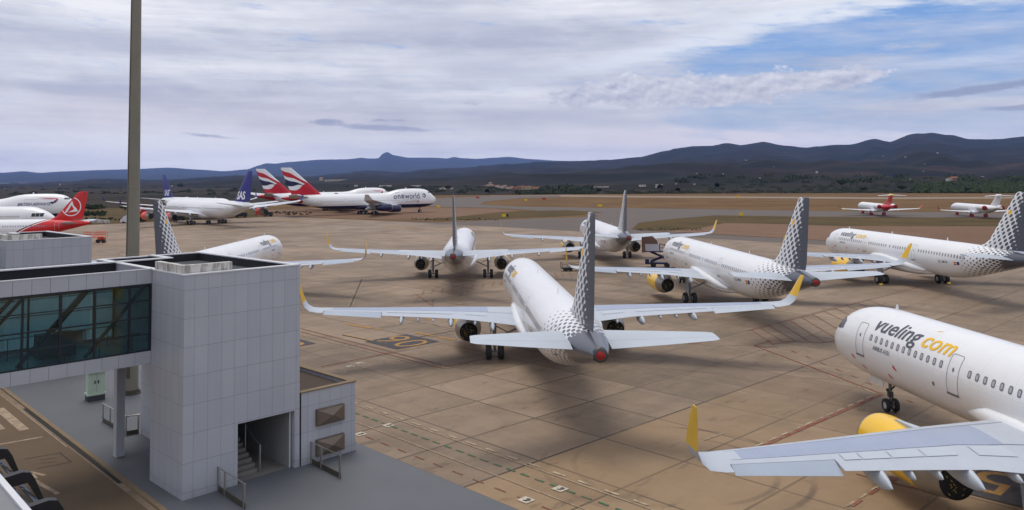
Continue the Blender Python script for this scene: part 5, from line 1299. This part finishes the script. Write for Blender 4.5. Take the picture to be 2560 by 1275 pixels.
# wheel chocks
for px,py,lab in((2202,712,'yellow chock under the left main wheels of the airliner with flags'),(2372,709,'yellow chock under the right main wheels of the airliner with flags')):
    c=G(px,py); m=MB(); m.add([(-.2,-.14,0),(.2,-.14,0),(.2,.14,0),(-.2,.14,0),(-.2,.0,.18),(.2,.0,.18)],[(0,1,2,3),(0,1,5,4),(2,3,4,5),(0,4,3),(1,2,5)]); tag(m.build('wheel_chock',MATS['yellow_paint'],loc=(c.x,c.y,0)),lab,'wheel chock')
# ---------------------------------------------------------------- village, farms
mat('roof_tile',S(150,98,72),.85,var=.2,scale=.2)
WL=[mat('house_white',S(205,200,192),.8,var=.08,scale=.1),mat('house_cream',S(186,168,138),.8,var=.08,scale=.1),mat('house_pink',S(160,118,104),.8,var=.08,scale=.1),mat('house_ochre',S(176,150,104),.8,var=.08,scale=.1)]
mat('far_window',(.03,.035,.04),.3,var=.1)
def house(px,py,wpx,hpx,wi,lab,grp,cat='house',tower_=False,flat=False):
    p=on_terrain(px,py); d=math.hypot(p.x,p.y); W_=wpx*d/FPX; H_=hpx*d/FPX; D2=W_*.8; t=empty('village_house' if cat=='house' else 'farm_building',p,R(random.uniform(-25,25))); tag(t,lab,cat,grp)
    m=MB(); m.bx(-W_/2,W_/2,-D2/2,D2/2,-3,H_); m.build('wall',WL[wi],t)
    m=MB()
    if flat: m.bx(-W_/2-.2,W_/2+.2,-D2/2-.2,D2/2+.2,H_+.01,H_+.4)
    else:
        h=W_*.14; m.add([(-W_/2-.3,-D2/2-.4,H_+.01),(W_/2+.3,-D2/2-.4,H_+.01),(W_/2+.3,D2/2+.4,H_+.01),(-W_/2-.3,D2/2+.4,H_+.01),(-W_/2-.3,0,H_+h),(W_/2+.3,0,H_+h)],[(0,1,5,4),(2,3,4,5),(1,2,5),(3,0,4),(0,3,2,1)])
    m.build('roof',MATS['roof_tile' if not flat else 'house_white'],t)
    for k in range(2):
        m=MB(); x=lerp(-W_*.25,W_*.25,k); m.bx(x-W_*.07,x+W_*.07,-D2/2-.06,-D2/2-.01,H_*.45,H_*.75); m.build('window',MATS['far_window'],t)
VL=[(1214,468,7,4,0),(1220,466,6,4,0),(1226,463,7,7,1),(1229,466,7,4,0),(1236,467,6,4,2),(1243,468,7,4,0),(1250,471,8,5,0),(1257,470,7,5,0),(1263,468,6,5,0),(1270,472,8,4,0),(1277,473,8,4,0),(1284,474,7,5,2),(1291,474,8,6,2),(1299,474,8,7,2),(1308,474,9,8,3),(1316,474,8,7,1),(1324,474,8,8,1),(1332,474,8,6,3),(1341,475,9,5,1),(1350,474,9,6,1),(1360,475,8,4,0),(1374,471,7,3,0),(1384,472,6,3,1),(1246,466,5,3,1),(1266,474,7,4,0),(1280,470,6,4,0)]
ORD='first second third fourth fifth sixth seventh eighth ninth tenth eleventh twelfth thirteenth fourteenth fifteenth sixteenth seventeenth eighteenth nineteenth twentieth'.split()
ORD+=['twenty-'+k for k in ORD[:9]]
for i,v in enumerate(sorted(VL)): house(*v,'%s house, %s from the left in the far village'%(('white','cream','pinkish','ochre')[v[4]],ORD[i]),'houses of the far village')
FB=[(1606,467,14,4,0,'long white farm building right of the village'),(1645,470,12,4,0,'white shed beside the dark tree belt'),(1648,464,14,2.4,0,'low pale farm building above the white shed'),(1495,470,20,2.6,1,'low greenhouse row right of the village'),(1515,469,12,2.5,0,'short white farm shed near the greenhouse row'),(2373,453,10,6,0,'white house on the wooded rise at right'),(2385,452,12,7,2,'brick house beside the white one on the wooded rise'),(803,451,7,7,1,'pale tower of the long complex below the peak'),(840,452,44,3,1,'long pale low complex below the peak'),(963,466,30,2.2,0,'long white greenhouse left of the peak'),(1040,467,22,3,0,'white sheds left of the village'),(890,466,9,3,0,'small pale farm shed above the jumbo'),(1116,473,32,2.6,1,'pale long wall or terrace left of the village')]
for px,py,w_,h_,wi,lab in FB: house(px,py,w_,h_,wi,lab,None,'farm building',flat=h_<5)
HS=sorted(((1450,404),(1866,402),(1935,419),(2344,383),(2378,381),(2313,412),(2208,392),(1808,436),(1742,435),(2042,430),(2155,435),(2265,394),(2308,430),(2456,443),(2540,443),(2275,450),(1900,446),(1690,461),(1736,462),(150,462),(270,456),(430,466)))
for i,(px,py) in enumerate(HS): house(px,py,2.6+i%3,1.7,0,'tiny pale farmhouse, %s from the left among those scattered on the hillside'%ORD[i],'farmhouses scattered on the hillside',flat=True)
# ---------------------------------------------------------------- trees
def fn_leaf(a,b):
    def f():
        n=X.nt.nodes.new('ShaderNodeObjectInfo'); P=coord(); return mixc(clamp((noise(P,.35,3)-.5)*2.+.5),a,b)
    return f
mat('leaf_dark',rough=.8,var=.3,scale=.8,fn=fn_leaf(S(30,40,22),S(52,60,32)),spec=.2)
mat('leaf_green',rough=.8,var=.3,scale=.8,fn=fn_leaf(S(36,50,24),S(58,68,36)),spec=.2)
mat('bark',S(70,58,46),.9,var=.25,scale=2.)
def leaves(m,c,rx,rz,n,s0,rnd):
    for _ in range(n):
        while True:
            p=Vector((rnd.uniform(-1,1),rnd.uniform(-1,1),rnd.uniform(-1,1)))
            if .25<p.length<1: break
        lump=.72+.28*math.sin(5*p.x+3*p.y+c[0])*math.cos(4*p.z+2*p.x); p=Vector((p.x*rx,p.y*rx,p.z*rz))*lump+Vector(c)
        u=Vector((rnd.gauss(0,1),rnd.gauss(0,1),rnd.gauss(0,1))).normalized(); v=u.orthogonal().normalized(); s_=s0*rnd.uniform(.6,1.4)
        m.add([p+u*s_,p+v*s_*.8,p-u*s_,p-v*s_*.8],[(0,1,2,3)])
def tree_proto(h,r,leafm,seed):
    rnd=random.Random(seed); t=empty('field_tree'); m=MB()
    m.tube([(0,0,-.5),(.1,0,h*.3),(.05,.1,h*.6)],[.22*h/6,.15*h/6,.08*h/6],7)
    for k in range(4): a=k*1.6+rnd.random(); m.tube([(.08,0,h*(.28+.07*k)),(r*.5*math.cos(a),r*.5*math.sin(a),h*(.5+.08*k))],[.08*h/6,.03*h/6],5)
    m.build('trunk',MATS['bark'],t); m=MB()
    for k in range(6): a=k*1.05; leaves(m,(r*.5*math.cos(a),r*.5*math.sin(a),h*(.52+.10*(k%3))),r*.55,h*.22,70,.42*h/6,rnd)
    leaves(m,(0,0,h*.72),r*.62,h*.26,120,.42*h/6,rnd); m.build('crown',MATS[leafm],t); return t
TP=[tree_proto(5.5,3.2,'leaf_dark',1),tree_proto(7.,3.,'leaf_dark',2),tree_proto(4.2,3.4,'leaf_green',3)]
km=kids(); rnd=random.Random(11); used=set()
def put_tree(px,py,k,sc_,lab,grp):
    p=on_terrain(px,py)
    o=TP[k] if k not in used else copy_tree(TP[k],km); used.add(k)
    o.location=p; o.rotation_euler=(0,0,rnd.random()*6.28); o.scale=(sc_,)*3; tag(o,lab,'tree',grp)
for px,py,k,sc_,lab in((451,472,0,2.6,'round dark tree standing alone on the plain above the blue-tailed airliner'),(1218,486.5,1,.8,'dark tree at the left end of the belt beyond the runway'),(1498,484,0,1.0,'dark tree just left of the thin dotted fin beyond the runway'),(1650,478,1,1.1,'dark tree beside the white sheds right of the village'),(1694,482,0,.9,'dark bushy tree on the plain above the scissor lift'),(1793,473,1,1.0,'lone tree on the plain left of the tall dotted fin'),(2105,470,0,1.8,'dark tree above the red-tailed regional jet'),(2160,480,2,1.,'small tree left of the yellow tail tip'),(2255,478,2,1.2,'green tree right of the yellow tail tip'),(2420,484,0,.9,'dark tree behind the white T-tail'),(720,470,1,2.,'dark tree above the second red wave tail'),(1120,478,0,1.4,'dark tree right of the jumbo beyond the runway')):
    put_tree(px,py,k,sc_,lab,'single trees on the plain')
mbw=MB(); rw=random.Random(5)
def wood(m,x0,x1,y0,y1,n,s_,seed):
    r=random.Random(seed)
    for _ in range(n):
        px,py=r.uniform(x0,x1),r.uniform(y0,y1); p=on_terrain(px,py); k=s_*r.uniform(.7,1.3); leaves(m,(p.x,p.y,p.z+k*.35),k*2.1,k*.6,52,k*.26,r)
wood(mbw,2290,2640,457,486,300,3.4,1); tag(mbw.build('woodland',MATS['leaf_green']),kind='stuff')
mbw=MB(); wood(mbw,1292,1490,480,487.5,95,2.6,2); wood(mbw,1350,1480,470,477,30,5,3); wood(mbw,860,1290,466,484,60,3.,4); wood(mbw,-40,640,468,487,150,3.,5); wood(mbw,1510,1740,479,487,70,2.2,6); wood(mbw,1745,2285,462,486,90,2.6,6); wood(mbw,1700,2560,440,458,60,6,7)
tag(mbw.build('scrub_woodland',MATS['leaf_dark']),kind='stuff')
# bushes behind the left-hand jets, on the airfield grass
mbw=MB(); r=random.Random(9)
for x0,x1,y0,y1,n,k in((205,262,517,524,60,1.0),(200,262,532,540,60,.8),(215,320,546,552,24,.5),(345,368,548,556,14,1.0),(640,780,530,538,60,.4),(1030,1250,546,551,80,.22),(1590,1760,571,577,80,.2),(300,420,512,526,60,.9)):
    for _ in range(n):
        p=G(r.uniform(x0,x1),r.uniform(y0,y1)); q=k*r.uniform(.6,1.4)*(p.y/250.)**.5; leaves(mbw,(p.x,p.y,q*.45),q,q*.6,34,q*.3,r)
tag(mbw.build('low_scrub',MATS['leaf_dark']),kind='stuff')
# ---------------------------------------------------------------- air
hm=bpy.data.materials.new('haze_air'); hm.use_nodes=True; nt=hm.node_tree; nt.nodes.remove(nt.nodes['Principled BSDF'])
pv=nt.nodes.new('ShaderNodeVolumePrincipled'); pv.inputs['Color'].default_value=(.26,.44,1.,1); pv.inputs['Density'].default_value=4.2e-5; pv.inputs['Anisotropy'].default_value=0.
nt.links.new(pv.outputs[0],nt.nodes['Material Output'].inputs['Volume'])
m=MB(); m.bx(-15500,14500,-3000,19500,-1.2,680); tag(m.build('haze',hm),kind='stuff')
